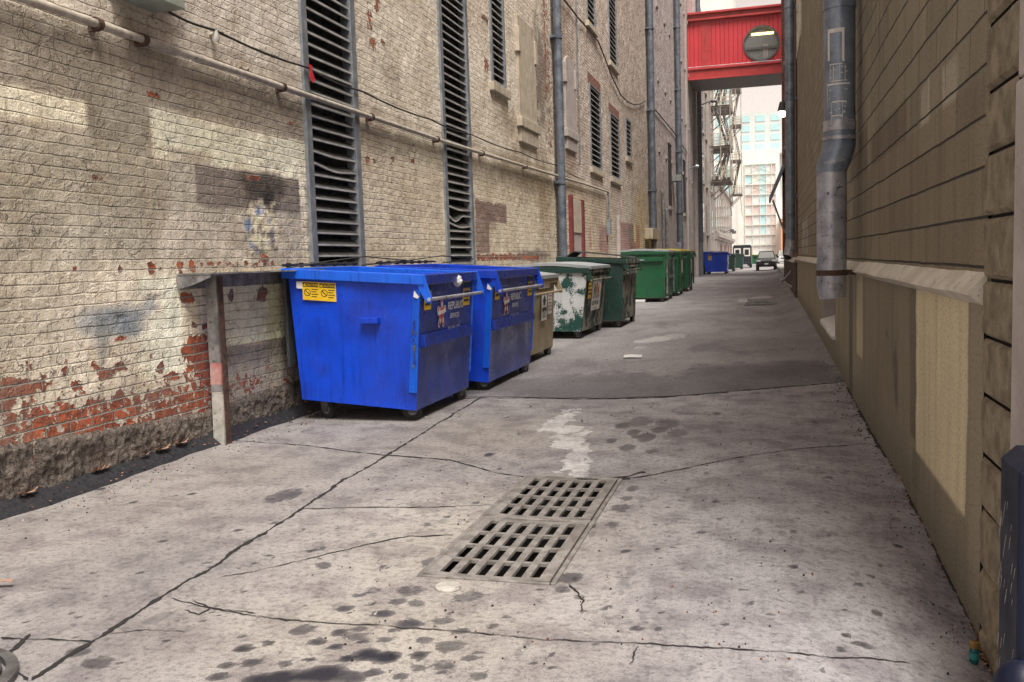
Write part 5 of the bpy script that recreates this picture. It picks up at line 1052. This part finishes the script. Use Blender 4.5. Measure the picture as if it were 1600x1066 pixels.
# ------------------------------------------------------------------ red footbridge
def ribbed(name, c, n, axis):
    t = T(name); co = t.co(); s = t.sep(co)[axis]; f = t.m('FRACT', t.m('MULTIPLY', s, n)); g = t.rng(t.m('ABSOLUTE', t.m('SUBTRACT', f, .5)), .40, .48)
    n1 = t.noise(co, 1.2, 4); id_ = t.m('FLOOR', t.m('MULTIPLY', s, n)); pv = t.n('ShaderNodeTexWhiteNoise', {'W': id_}, noise_dimensions='1D').outputs['Value']
    col = t.mix(t.rng(n1, .3, .7, 0, .5), c, tuple(q*.72 for q in c)); col = t.mix(t.m('MULTIPLY', pv, .35), col, tuple(q*1.25 for q in c)); col = t.mix(t.m('MULTIPLY', g, .4), col, tuple(q*.45 for q in c))
    return t.set(Base_Color=col, Roughness=.55, Normal=t.bump(t.m('MULTIPLY', g, -.02), 1, 1))
M['redpanel'] = ribbed('red_ribbed_cladding', (.58, .032, .045), 3.6, 0); M['soffit'] = ribbed('brown_soffit_boards', (.16, .115, .11), 4.2, 0)
M['redbeam'] = rough_mat('red_painted_beam', (.42, .030, .032), (.52, .046, .045), 3, .5, .003, axis=(1, 1, .2))
t = T('window_glass'); t.set(Base_Color=(.55, .58, .58), Roughness=.04, Alpha=.32); M['glassclear'] = t.mat
tb = thing('footbridge', 'red clad footbridge with one round window, high across the alley', 'footbridge', (0, 62, 0))
x0, x1, z0, z1 = -4.84, 2.55, 13.5, 16.9; cx, cz, R_ = -.18, 14.98, 1.10; dep = 4.4
b = MB(); n = 64
def rectpt(a):
    dx, dz = math.cos(a), math.sin(a); k = min((x1-cx)/dx if dx > 1e-9 else 9e9, (x0-cx)/dx if dx < -1e-9 else 9e9, (z1-cz)/dz if dz > 1e-9 else 9e9, (z0-cz)/dz if dz < -1e-9 else 9e9); return cx+dx*k, cz+dz*k
angs = sorted([2*math.pi*i/n for i in range(n)]+[math.atan2(z-cz, x-cx) % (2*math.pi) for x in (x0, x1) for z in (z0, z1)])
for a0, a1 in zip(angs, angs[1:]+[angs[0]+2*math.pi]):
    p, q = rectpt(a0), rectpt(a1); c0 = (cx+R_*math.cos(a0), cz+R_*math.sin(a0)); c1 = (cx+R_*math.cos(a1), cz+R_*math.sin(a1))
    b.quad((c0[0], 0, c0[1]), (p[0], 0, p[1]), (q[0], 0, q[1]), (c1[0], 0, c1[1])); b.quad((c0[0], 0, c0[1]), (c1[0], 0, c1[1]), (c1[0], .15, c1[1]), (c0[0], .15, c0[1]))
b.quad((x0, dep, z0), (x1, dep, z0), (x1, dep, z1), (x0, dep, z1)); b.build('wall', M['redpanel'], tb, fix=False)
b = MB(); b.box(x0, x1, -.25, -.002, 16.75, 16.87); b.box(x0, x1, -.16, -.002, 16.87, 17.12); b.box(x0, x1, -.36, dep+.2, 17.12, 17.26); b.build('roof', M['redbeam'], tb, bevel=.015)
b = MB(); b.box(x0, x1, -.14, -.002, 13.0, 13.62); b.box(x0, x1, -.24, -.002, 13.62, 13.72); b.box(x0, x1, -.24, -.142, 12.98, 13.06); b.build('floor_beam', M['redbeam'], tb, bevel=.012)
b = MB(); b.tube([(x0, -.2, 13.80), (x1, -.2, 13.80)], .022, 8); b.build('pipe', M['silverpipe'], tb)
b = MB(); b.box(x0, x1, .0, dep, 13.03, 13.2); b.build('soffit', M['soffit'], tb)
b = MB()
for k in range(36):
    for z in (13.14, 13.54): b.cyl((x0+.1+k*.2, -.142, z), (0, 1, 0), .022, .03, 8)
b.build('bolts', M['redbeam'], tb)
b = MB(); b.box(-3.95, -3.35, -.03, -.004, 13.75, 16.72); b.build('panel', M['redbeam'], tb)
b = MB(); fr = []
for i in range(48):
    a0, a1 = 2*math.pi*i/48, 2*math.pi*(i+1)/48; P = lambda a, r, y: (cx+r*math.cos(a), y, cz+r*math.sin(a))
    b.hexa([P(a0, R_-.06, -.06), P(a0, R_+.04, -.06), P(a1, R_+.04, -.06), P(a1, R_-.06, -.06), P(a0, R_-.06, .10), P(a0, R_+.04, .10), P(a1, R_+.04, .10), P(a1, R_-.06, .10)])
wf = b.build('window', M['irondark'], tb)
b = MB(); b.poly([(cx+1.06*math.cos(a), .06, cz+1.06*math.sin(a)) for a in np.linspace(0, 2*math.pi, 49)[:-1]]); b.build('pane', M['glassclear'], wf, fix=False)
b = MB(); b.box(cx-1.02, cx+1.02, -.02, .05, cz-.36, cz-.20); b.build('mullion', M['irondark'], wf)
M['inside'] = rough_mat('bridge_interior', (.06, .06, .058), (.16, .155, .14), 1.5, .8, .01)
b = MB(); b.box(cx-1.6, cx+1.6, 1.6, 1.65, 13.4, 16.7); b.box(cx+.0, cx+.55, .7, .9, cz+.15, cz+.75, 1); b.box(cx+.1, cx+.4, .7, .8, cz-.75, cz+.1, 2); b.build('interior', [M['inside'], M['dark'], M['stuccofar']], tb)
b = MB(); b.box(cx-.65, cx+.75, .5, .62, cz+.66, cz+.80); b.build('light_tube', flat('lit_tube', (1.0, .78, .22), .4, 0, 1.6), tb)
# ------------------------------------------------------------------ fire escapes
M['fe'] = rough_mat('pale_painted_ironwork', (.34, .30, .24), (.50, .46, .38), 3, .7, .002, speck=(.16, .08, .05)); M['fed'] = rough_mat('dark_ironwork', (.05, .04, .035), (.13, .10, .085), 3, .7, .002)
def fire_escape(label, x0, x1, y0, y1, levels, r=.045):
    t = thing('fire_escape', label, 'fire escape', (x0, y0, 0), group='fire escapes behind the footbridge'); W_, D_ = x1-x0, y1-y0
    for i, z in enumerate(levels):
        b = MB()
        for k in range(9): b.bar((0, D_*k/8, z), (W_, D_*k/8, z), .10, .06)
        b.bar((0, 0, z-.08), (W_, 0, z-.08), .10, .22); b.bar((0, D_, z-.08), (W_, D_, z-.08), .08, .16); b.bar((W_, 0, z-.08), (W_, D_, z-.08), .08, .16); b.build('platform', M['fed'], t)
        b = MB()
        for k in range(6):
            x = W_*k/5; b.tube([(x, 0, z), (x, 0, z+1.15)], r*.6, 6)
        for zz in (.4, .8, 1.15): b.tube([(0, 0, z+zz), (W_, 0, z+zz), (W_, D_, z+zz), (0, D_, z+zz)], r*.7, 6)
        for k in range(1, 6): b.tube([(W_, D_*k/5, z), (W_, D_*k/5, z+1.15)], r*.6, 6)
        b.build('railing', M['fe'], t)
        b = MB()
        for y in (0, D_): b.tube([(W_*.95, y, z-.1), (.02, y, z-1.5)], r, 6); b.tube([(0, y, z-1.5), (0, y, z-.1)], r, 6)
        b.build('bracket', M['fed'], t)
        if i+1 < len(levels):
            zn = levels[i+1]; b = MB(); y = D_*.35
            up = i % 2 == 0; xa, xb = (W_*.2, W_*.85) if up else (W_*.85, W_*.2)
            for yy in (y, y+.75):
                b.bar((xa, yy, z), (xb, yy, zn), .06, .2); b.tube([(xa, yy, z+.9), (xb, yy, zn+.9)], r*.8, 6)
            n = int((zn-z)/.24)
            for k in range(n): q = (k+.5)/n; X = xa+(xb-xa)*q; b.box(X-.12, X+.12, y, y+.75, z+(zn-z)*q-.02, z+(zn-z)*q+.02)
            b.build('stair', M['fed'], t)
    b = MB()
    for x in (.05, W_*.52, W_): b.tube([(x, -.02, levels[0]-.1), (x, -.02, levels[-1]+3)], r*.9, 6)
    b.build('post', M['fe'], t)
    z = levels[0]; b = MB(); b.bar((W_*.85, D_*.3, z), (W_*1.0, D_*.3, z-3.2), .05, .12); b.bar((W_*.85, D_*.3+.5, z), (W_*1.0, D_*.3+.5, z-3.2), .05, .12)
    b.build('drop_ladder', M['fed'], t); return t
fire_escape('nearer fire escape, pale rails and dark stairs on the grey building behind the footbridge', -4.84, -3.05, 86, 91, [8.35, 11.4, 15.0, 18.6])
fire_escape('middle fire escape with short platforms, between the near and the far one', -4.84, -3.5, 104, 107.5, [10.0, 13.5, 17.5, 22.0], .05)
fire_escape('farther fire escape, small and thin, beyond the first one', -4.86, -3.3, 136, 139.5, [10.2, 15.0, 20.0, 25.0], .06)

# ------------------------------------------------------------------ far end of the alley
def pale(name, c): return rough_mat(name, c, tuple(q*.9 for q in c), .4, .7, .002)  # washed-out glare put into the colour: far walls and panels are paled
M['farwhite'] = pale('far_cream_render', (.80, .80, .76)); M['farorange'] = pale('far_orange_render', (.72, .36, .22)); M['farblue'] = pale('far_blue_glass', (.46, .70, .74)); M['farpink'] = pale('far_rose_panel', (.64, .52, .49)); M['fargrey'] = pale('far_grey_panel', (.66, .68, .67)); M['farframe'] = pale('far_white_frame', (.82, .79, .73))
t = thing('office_building', 'pale glazed block at the end of the alley with blue and rosy panels', 'building', (-.85, 165, 0))
b = MB(); b.box(-4.6, 3.2, .5, 16, -1, 19.5); b.build('wall', M['farwhite'], t); b = MB(); b.box(-6, 5, 8, 20, 19.5, 27); b.build('upper_block', M['fargrey'], t)
cw = [-2.6, -1.35, -.1, .95, 1.85, 2.55]
for j in range(9):
    for i in range(5):
        z = 1.4+j*1.75; mt = 'farblue' if i == 2 and j not in (0, 1) else ('farpink' if (i == 4 or (j in (3, 4, 5, 6) and (i+j) % 2)) else 'fargrey')
        if j == 7: mt = 'farblue' if i in (0, 2) else 'farwhite'
        b = MB(); b.box(cw[i]+.06, cw[i+1]-.06, .40, .499, z, z+1.5); wv = b.build('window', M[mt], t)
b = MB()
for q in cw: b.box(q-.05, q+.05, .2, .498, .8, 17.4)
b.build('mullion', M['farframe'], t); b = MB()
for j in range(10): b.box(-2.7, 2.6, .15, .40, 1.4+j*1.75-.18, 1.4+j*1.75-.05)
b.build('transom', M['farframe'], t)
b = MB()
for j in (6, 7, 8): b.bar((-2.6, .3, 1.4+j*1.75), (2.5, .3, 1.4+(j+1)*1.75), .05, .05); b.bar((-2.6, .3, 1.4+(j+1)*1.75), (2.5, .3, 1.4+j*1.75), .05, .05)
b.build('brace', M['farframe'], t)
for j in range(4):
    for i in (0, 1, 2):
        b = MB(); b.box(-3.4+i*2.6, -1.8+i*2.6, 7.9, 7.99, 20.2+j*1.7, 21.3+j*1.7); b.build('window', M['farblue'], t)
t = thing('tower_block', 'very pale tall block at the far left end of the alley with small blue windows', 'building', (-9, 150, 0))
b = MB(); b.box(-6, 4.3, 0, 14, -1, 44); b.build('wall', M['farwhite'], t)
for j in range(12):
    for i in range(2):
        b = MB(); b.box(1.4+i*1.3, 2.3+i*1.3, -.06, -.004, 6+j*2.6, 7.6+j*2.6); b.build('window', M['farblue'], t)
t = thing('orange_building', 'orange rendered building at the far end, right of the glazed block', 'building', (3.2, 160, 0))
b = MB(); b.box(-.8, 2.6, 0, 8, -1, 7.2); b.build('wall', M['farorange'], t); b = MB(); b.box(-.9, 2.7, -.1, 8, 7.2, 7.5); b.build('roof', M['farframe'], t)
b = MB(); b.box(-.4, .3, -.04, -.004, 1.2, 3.2); b.build('window', M['farframe'], t)
t = thing('white_building', 'long white building far off behind the orange one', 'building', (8, 178, 0))
b = MB(); b.box(-8, 20, 0, 10, -1, 26); b.build('wall', M['farwhite'], t)
for i in range(5):
    b = MB(); b.box(-6+i*3, -4.5+i*3, -.05, -.004, 12, 15); b.build('window', M['fargrey'], t)
# dark car facing the camera
M['carpaint'] = enamel('dark_car_paint', (.020, .026, .036), (.035, .04, .048), (.05, .055, .06), .3, .18, (.10, .11, .12), .1, .8); M['carglass'] = flat('windscreen', (.30, .31, .30), .05); M['chrome'] = flat('chrome', (.55, .56, .58), .18, .8); M['lamp'] = flat('headlamp_glass', (.62, .64, .64), .1)
def car(label, x, y, paint, sc=1.0, rz=0):
    t = thing('parked_car', label, 'car', (x, y, float(gz(min(x, .9), y))+.006), rz)
    b = MB()
    def ring(yy, hw, zlo, zhi, k=.82): return [(-hw*.95, yy, zlo), (hw*.95, yy, zlo), (hw, yy, zlo+.28), (hw, yy, zhi-.18), (hw*k, yy, zhi), (-hw*k, yy, zhi), (-hw, yy, zhi-.18), (-hw, yy, zlo+.28)]
    secs = [ring(0, .78, .42, .86), ring(.10, .88, .36, .98), ring(.9, .90, .34, 1.10), ring(1.2, .90, .34, 1.12), ring(3.6, .90, .34, 1.10), ring(4.6, .86, .40, 1.02)]
    for a, c in zip(secs[:-1], secs[1:]):
        for i in range(8): b.quad(a[i], a[(i+1) % 8], c[(i+1) % 8], c[i])
    b.poly(secs[0][::-1]); b.poly(secs[-1])
    cab = [[(-.80, 1.15, 1.05), (.80, 1.15, 1.05), (.76, 1.2, 1.10), (-.76, 1.2, 1.10)], [(-.80, 1.95, 1.08), (.80, 1.95, 1.08), (.62, 1.85, 1.68), (-.62, 1.85, 1.68)], [(-.80, 3.9, 1.08), (.80, 3.9, 1.08), (.62, 3.7, 1.70), (-.62, 3.7, 1.70)]]
    for a, c in zip(cab[:-1], cab[1:]):
        for i in range(4): b.quad(a[i], a[(i+1) % 4], c[(i+1) % 4], c[i])
    b.poly(cab[-1]); b.box(-.60, .60, 1.9, 3.6, 1.685, 1.74); b.build('body', M[paint], t, bevel=.03)
    b = MB(); b.hexa([(-.70, 1.14, 1.135), (.70, 1.14, 1.135), (.70, 1.2, 1.10), (-.70, 1.2, 1.10), (-.56, 1.80, 1.665), (.56, 1.80, 1.665), (.56, 1.86, 1.64), (-.56, 1.86, 1.64)]); b.build('windscreen', M['carglass'], t)
    for s in (-1, 1):
        b = MB(); b.quad((s*.792, 1.5, 1.14), (s*.79, 3.4, 1.14), (s*.65, 3.3, 1.60), (s*.66, 1.95, 1.60)); b.build('side_window', M['glassdark'], t, fix=False)
        b = MB(); b.box(min(s*.48, s*.82), max(s*.48, s*.82), -.03, .1, .80, .95); b.build('headlight', M['lamp'], t, bevel=.03)
        b = MB(); b.box(min(s*.60, s*.72), max(s*.60, s*.72), -.06, .02, .54, .62); b.build('fog_lamp', M['lamp'], t, bevel=.01)
        b = MB(); b.box(min(s*.86, s*1.08), max(s*.86, s*1.08), 1.35, 1.47, 1.12, 1.30); b.build('mirror', M['rubber'], t, bevel=.03)
        for yy in (.85, 3.6):
            b = MB(); b.cyl((s*.76, yy, .36), (1, 0, 0), .36, .26, 24); wv = b.build('wheel', M['rubber'], t, smooth=True); b = MB(); b.cyl((s*.80, yy, .36), (1, 0, 0), .2, .2, 16); b.build('rim', M['steelgrey'], wv)
    b = MB(); b.box(-.46, .46, -.035, .05, .78, .92); b.build('grille', M['rubber'], t); b = MB(); b.box(-.46, .46, -.05, -.034, .90, .93); b.box(-.46, .46, -.05, -.034, .835, .855); b.build('grille_bar', M['chrome'], t)
    b = MB(); b.box(-.80, .80, -.12, .1, .44, .70); b.build('bumper', M['rubber' if paint == 'carpaint' else paint], t, bevel=.04); b = MB(); b.box(-.16, .16, -.14, -.122, .56, .68); b.build('number_plate', M['white'], t)
    for s in (-.35, .35):
        b = MB(); b.box(s-.03, s+.03, .15, .9, 1.03, 1.11); b.build('bonnet_rib', M['chrome'], t)
    return t
car('dark four wheel drive car with pale bonnet glare, facing the camera far down the alley', .02, 83.5, 'carpaint')
M['palepaint'] = enamel('pale_car_paint', (.55, .56, .55), (.42, .44, .44), (.3, .3, .3), .2, .25, (.6, .6, .6), .1, .8)
car('pale car far behind on the right, half hidden by the dark car', 2.15, 112, 'palepaint')
t = thing('parked_van', 'dark van with two white framed rear windows behind the far green bins', 'van', (-2.55, 104, .0))
b = MB(); b.prism([(-1.0, .4), (1.0, .4), (1.0, 2.3), (.9, 2.55), (-.9, 2.55), (-1.0, 2.3)], 'y', 0, 4.6); b.build('body', M['carpaint'], t, bevel=.05)
for s in (-.5, .5):
    b = MB(); b.box(s-.36, s+.36, -.05, -.004, 1.3, 2.2); wv = b.build('window', M['white'], t); b = MB(); b.box(s-.22, s+.22, -.07, -.052, 1.45, 2.05); b.build('pane', M['glassdark'], wv)
    for yy in (.8, 3.7):
        b = MB(); b.cyl((s*1.75, yy, .36), (1, 0, 0), .36, .24, 18); b.build('wheel', M['rubber'], t, smooth=True)
# ------------------------------------------------------------------ fittings on the right
DY = 9.7; t = thing('downspout', 'big blue grey round downspout with an elbow on the near right wall, bare metal below', 'downspout', (.71, DY, 0))
b = MB(); b.tube([(0, 0, 2.74), (0, 0, 9.7)], .148, 28); up = b.build('upper_pipe', M['bluepipe'], t, smooth=True)
def onpipe(b, r, a0, a1, z0, z1, m=0, n=5):
    for i in range(n):
        p = lambda a, z: (r*math.cos(a), r*math.sin(a), z); q0, q1 = a0+(a1-a0)*i/n, a0+(a1-a0)*(i+1)/n; b.quad(p(q0, z0), p(q1, z0), p(q1, z1), p(q0, z1), m)
A = lambda u: math.radians(270-4)+u*1.15                        # u=-1..1 across the face seen from the alley mouth
b = MB(); r = .1505
for (u0, u1, za, zb) in ((-.70, -.56, 3.40, 3.66), (.12, .26, 3.38, 3.66), (-.70, .26, 3.66, 3.70)): onpipe(b, r, A(u0), A(u1), za, zb)
random.seed(21)
for (zc, n, hh, u0, u1) in ((3.36, 3, .005, -.62, .3), (3.20, 2, .004, -.62, .5), (3.17, 4, .008, -.75, .6), (3.00, 2, .007, -.75, .6)):
    for k in range(n):
        a_ = u0+(u1-u0)*random.random()*.3; e_ = u1-(u1-u0)*random.random()*.3; onpipe(b, r, A(a_), A(e_), zc-hh, zc+hh)
for (u0, u1, za, zb) in ((-.55, -.52, 3.2, 3.36), (-.35, -.32, 3.2, 3.34), (.0, .03, 3.22, 3.36), (.28, .31, 3.2, 3.33), (-.45, -.42, 2.78, 3.0), (.14, .17, 2.76, 3.0), (-.45, .17, 2.76, 2.775), (-.45, .17, 2.86, 2.872), (-.75, -.72, 3.0, 3.16)): onpipe(b, r, A(u0), A(u1), za, zb)
for k in range(46): u = random.uniform(-.6, .35); z = random.uniform(2.78, 3.34); onpipe(b, r, A(u), A(u+random.uniform(.02, .14)), z, z+random.uniform(.003, .012))
b.build('scrawl', M['white'], up, fix=False)
for z in (2.78, 3.95, 5.6, 7.4):
    b = MB(); b.cyl((0, 0, z), (0, 0, 1), .156, .10, 28); b.build('collar', M['silverpipe' if z < 3 else 'bluepipe'], t, smooth=True, bevel=.003)
b = MB(); b.tube([(0, 0, 2.735), (0, 0, 2.60), (-.035, 0, 2.48), (-.075, 0, 2.38), (-.075, 0, 2.33)], [.150, .152, .153, .150, .148], 28); b.build('elbow', M['bluepipe'], t, smooth=True)
for (x, z, tilt) in ((-.003, 2.66, 0), (-.055, 2.43, .4)): b = MB(); b.cyl((x, 0, z), (-.28*tilt*2, 0, 1), .158, .035, 28); b.build('seam_band', M['silverpipe'], t, smooth=True)
b = MB(); b.tube([(-.075, 0, 2.345), (-.075, 0, 1.2), (-.065, 0, 1.08)], [.143, .143, .128], 28, caps=False); lp = b.build('lower_pipe', M['silverpipe'], t, smooth=True)
b = MB(); b.cyl((-.075, 0, 1.335), (0, 0, 1), .150, .055, 28); b.box(-.075, .19, -.03, .03, 1.31, 1.36); b.build('strap', M['rust'], t, smooth=True)
b = MB(); b.cyl((-.073, 0, 1.20), (.05, 0, 1), .147, .02, 28); b.build('seam_band', M['silverpipe'], t, smooth=True)
b = MB(); b.cyl((-.066, 0, 1.10), (0, 0, 1), .12, .01, 20); b.build('mouth', M['dark'], t)
t = thing('downspout', 'thin blue grey downspout in the corner where the stone wall meets the red brick', 'downspout', (.70, 28.1, 0))
b = MB(); b.tube([(0, 0, 1.9), (0, 0, 9.6)], .13, 16); b.build('pipe', M['bluepipe'], t, smooth=True); b = MB(); b.tube([(0, .3, 1.9), (0, .3, 9.6)], .08, 12); b.build('pipe', M['bluepipe'], t, smooth=True)
b = MB(); b.tube([(0, 0, 1.93), (-.02, 0, 1.6), (-.10, -.1, 1.42)], [.14, .16, .13], 16, caps=False); b.build('spout', M['silverpipe'], t, smooth=True); b = MB(); b.ball((-.09, -.08, 1.44), .11, 12); b.build('mouth', M['dark'], t, smooth=True)
for z in (3.2, 6, 8.6):
    b = MB(); b.cyl((0, 0, z), (0, 0, 1), .15, .1, 16); b.box(0, .2, -.02, .02, z-.03, z+.03); b.build('collar', M['bluepipe'], t)
t = thing('wall_lamp', 'lit lamp in a dark hood high on the red brick wall on the right', 'wall lamp', (.84, 38.5, 7.05))
b = MB(); b.tube([(.02, 0, .45), (-.14, 0, .42), (-.18, 0, .12)], [.05, .16, .19], 14); b.build('hood', M['irondark'], t, smooth=True); b = MB(); b.ball((-.18, 0, .02), .15, 14); b.build('bulb', flat('lit_bulb', (1.0, .93, .62), .4, 0, 2.2), t, smooth=True)
t = thing('metal_awning', 'small sloping grey metal awning on struts at the far end of the red brick wall', 'awning', (.87, 45.2, 3.4))
b = MB(); b.prism([(0, 2.3), (-.08, 2.3), (-.72, .75), (-.72, .55), (-.66, .55), (0, 2.1)], 'y', -.7, .7); b.build('hood', M['bluepipe'], t, bevel=.01)
for yy in (-.6, .6): b = MB(); b.tube([(-.02, yy, -.9), (-.55, yy, .65)], .03, 8); b.build('strut', M['silverpipe'], t)
b = MB(); g = float(gz(.7, 33)); b.tube([(.84, 33.6, g+.75), (.55, 33.0, g+.42), (.86, 32.4, g+.22)], .035, 8); b.tube([(.55, 33.0, g+.42), (.5, 32.8, g+.48)], .035, 8); tag(b.build('bent_rail', M['silverpipe'], smooth=True), 'bent white rail on the base of the red brick wall', 'rail')
# blue guard and bollard at the near right corner
M['navy'] = enamel('navy_gloss_paint', (.003, .006, .022), (.003, .005, .012), (.45, .46, .48), .5, .42, (.03, .04, .08), .25, .70, .3)
t = thing('corner_guard', 'scratched navy blue steel guard on the near right corner', 'corner guard', (.86, 3.42, -.2))
b = MB(); b.prism([(-.075, 0), (.35, 0), (.35, 1.06), (-.03, 1.06), (-.075, 1.015)], 'y', -.20, .05); b.build('guard', M['navy'], t, bevel=.012)
b = MB(); random.seed(4)
for k in range(26):
    y = random.uniform(-.18, .03); z = random.uniform(.25, .95); l = random.uniform(.02, .10); b.quad((-.0765, y, z), (-.0765, y+.0025, z+.002), (-.0765, y+l*.45, z-l), (-.0765, y+l*.45-.002, z-l))
b.build('scratch', M['white'], t, fix=False)
t = thing('bollard', 'shiny navy blue domed bollard at the bottom right corner', 'bollard', (.80, 3.22, -.24))
b = MB(); b.tube([(0, 0, 0), (0, 0, .30), (.0, 0, .36), (0, 0, .40), (0, 0, .425), (0, 0, .433)], [.088, .088, .083, .06, .03, .004], 28); b.build('post', M['navy'], t, smooth=True)
# ------------------------------------------------------------------ litter
x, y = gp(1522, 1037); t = thing('glass_bottle', 'small teal glass bottle with a gold cap standing by the right wall', 'bottle', (x, y, float(gz(x, y))+.004), .3)
T_ = T('teal_glass'); T_.set(Base_Color=(.015, .16, .16), Roughness=.08, Transmission_Weight=.35); M['teal'] = T_.mat
b = MB(); b.tube([(0, 0, 0), (0, 0, .006), (0, 0, .052), (0, 0, .062), (0, 0, .066)], [.016, .0185, .0185, .016, .014], 20); b.build('glass', M['teal'], t, smooth=True)
b = MB(); b.tube([(0, 0, .066), (0, 0, .088), (0, 0, .089)], [.0200, .0200, .018], 24); b.build('cap', flat('gold_cap', (.42, .27, .08), .25, .7), t, smooth=True)
b = MB(); b.tube([(0, 0, .018), (0, 0, .045)], .0188, 20, caps=False); b.build('label', flat('teal_label', (.03, .22, .20), .6), t, smooth=True)
def scrap(label, px, py, w, h, rot, m='paper', cat='paper', name='paper_scrap'):
    x, y = gp(px, py); b = MB(); c, s = math.cos(rot), math.sin(rot); b.grid((-w*c+h*s, -w*s-h*c, 0), (w*c+h*s, w*s-h*c, 0), (w*c-h*s, w*s+h*c, 0), (-w*c-h*s, -w*s+h*c, 0), 6, 6, lambda u, v: .012*float(fbm(u*3+px, v*3, 2, 2)))
    return tag(b.build(name, M[m], loc=(x, y, float(gz(x, y))+.03), smooth=True), label, cat)
scrap('flat white sheet of paper lying on the asphalt beyond the concrete slab', 989, 560, .14, .22, .1)
scrap('tiny orange brown scrap on the concrete at the far left edge of the frame', 6, 918, .045, .02, .3, 'leafpale', 'scrap', 'bark_scrap')
random.seed(11)
b = MB()
def leaf(b, x, y, z, s, m):
    a = random.random()*6.28; c, q = math.cos(a), math.sin(a); k = random.uniform(.3, .6); h = random.uniform(-.3, .6)*s
    P = lambda u, v, d: (x+s*(u*c-v*k*q), y+s*(u*q+v*k*c), z+d); b.poly([P(-1, 0, 0), P(-.2, -1, h*.5), P(1, 0, h), P(-.1, 1, h*.3+.004)], m)
for k in range(420):
    px = random.choice([1330, 1400, 1440, 1480, 1530, 1545, 1555, 1548])+random.gauss(0, 12); py = float(np.interp(px, [1320, 1413, 1500, 1560], [600, 752, 925, 1058])); x, y = gp(px-3, py+2); x = min(.89, x+random.uniform(-.04, .03)); leaf(b, x, y, float(gz(x, y))+.012+random.random()*.012, random.uniform(.004, .016), random.choice([0, 0, 0, 1]))
for k in range(260):
    y = random.uniform(2.6, 9); u = random.random(); x = -4.86+.20*u*u; leaf(b, x, y, .105-.09*u+.01, random.uniform(.005, .02), random.choice([0, 0, 1]))
for k in range(70):
    x, y = random.uniform(-1.6, -1.1), random.uniform(4.3, 6.2); leaf(b, x, y, -1.2+random.random()*.3, .05, random.choice([0, 1]))
for k in range(160):
    y = random.uniform(12, 46); x = random.uniform(.35, .85); leaf(b, x, y, float(gz(x, y))+.03, random.uniform(.015, .04), random.choice([0, 1, 1]))
for k in range(900):
    if k % 3 == 0: y = random.uniform(2.2, 11); x = -4.66+abs(random.gauss(0, .22))
    elif k % 3 == 1: y = random.uniform(2.6, 14); x = .86-abs(random.gauss(0, .10))
    else: x, y = gp(random.uniform(500, 1290), random.uniform(560, 1040))
    z = (slab_z(x, y) if y < 10 else float(gz(x, y))+.012)+.002; s = random.uniform(.002, .0065)*(1.6 if y > 8 else 1); m = random.choice([2, 2, 3, 0])
    if GX0-.05 < x < GX1+.05 and GY0-.05 < y < GY1+.05: continue
    b.hexa([(x-s, y-s*.8, z-.002), (x+s*.8, y-s, z-.002), (x+s, y+s*.7, z-.002), (x-s*.7, y+s, z-.002), (x-s*.5, y-s*.5, z+s), (x+s*.4, y-s*.6, z+s*1.2), (x+s*.6, y+s*.5, z+s*.9), (x-s*.4, y+s*.5, z+s*.8)], m)
tag(b.build('leaves', [M['leaf'], M['leafpale'], M['crack'], M['kerbstone']], fix=False), 'crumbs of dead leaves and grit gathered along the foot of both walls', 'leaf litter', None, 'stuff')
random.seed(5); BK = [(40, 788, .09), (150, 757, .08), (158, 736, .07), (222, 715, .06), (250, 708, .10), (280, 698, .09)]
lab = ['curled dead leaf on the tar strip nearest the left edge of the frame', 'second curled leaf from the left on the tar strip', 'pale leaf third from the left against the footing stones', 'reddish leaf fourth from the left on the tar strip', 'long pale leaf fifth from the left on the tar strip', 'brown leaf on the tar strip nearest the steel post']
for (px, py, s), l in zip(BK, lab):
    p = onX(px, py, -4.83); b = MB(); n = 8
    for i in range(n):
        u0, u1 = -1+2*i/n, -1+2*(i+1)/n; w = lambda u: .30*s*(1-u*u)*(1+.4*math.sin(u*9))+.002; zz = lambda u: .02+.25*s*u*u
        b.quad((-w(u0), u0*s, zz(u0)), (w(u0), u0*s, zz(u0)+.012), (w(u1), u1*s, zz(u1)+.012), (-w(u1), u1*s, zz(u1)))
    tag(b.build('dead_leaf', M['leafpale'], loc=(-4.80, p.y, .075), fix=False), l, 'leaf', 'dead leaves on the tar strip')
# ------------------------------------------------------------------ haze: pale air over the whole length of the alley
hz = bpy.data.materials.new('haze_air'); hz.use_nodes = True; ht = hz.node_tree; ht.nodes.clear()
hv = ht.nodes.new('ShaderNodeVolumePrincipled'); hv.inputs['Color'].default_value = (.95, .92, .86, 1); hv.inputs['Density'].default_value = .0006; hv.inputs['Anisotropy'].default_value = .2
ho = ht.nodes.new('ShaderNodeOutputMaterial'); ht.links.new(hv.outputs[0], ho.inputs['Volume'])
B = MB(); B.box(-30, 40, -12, 200, -3.4, 52); tag(B.build('haze', hz), None, None, kind='stuff')
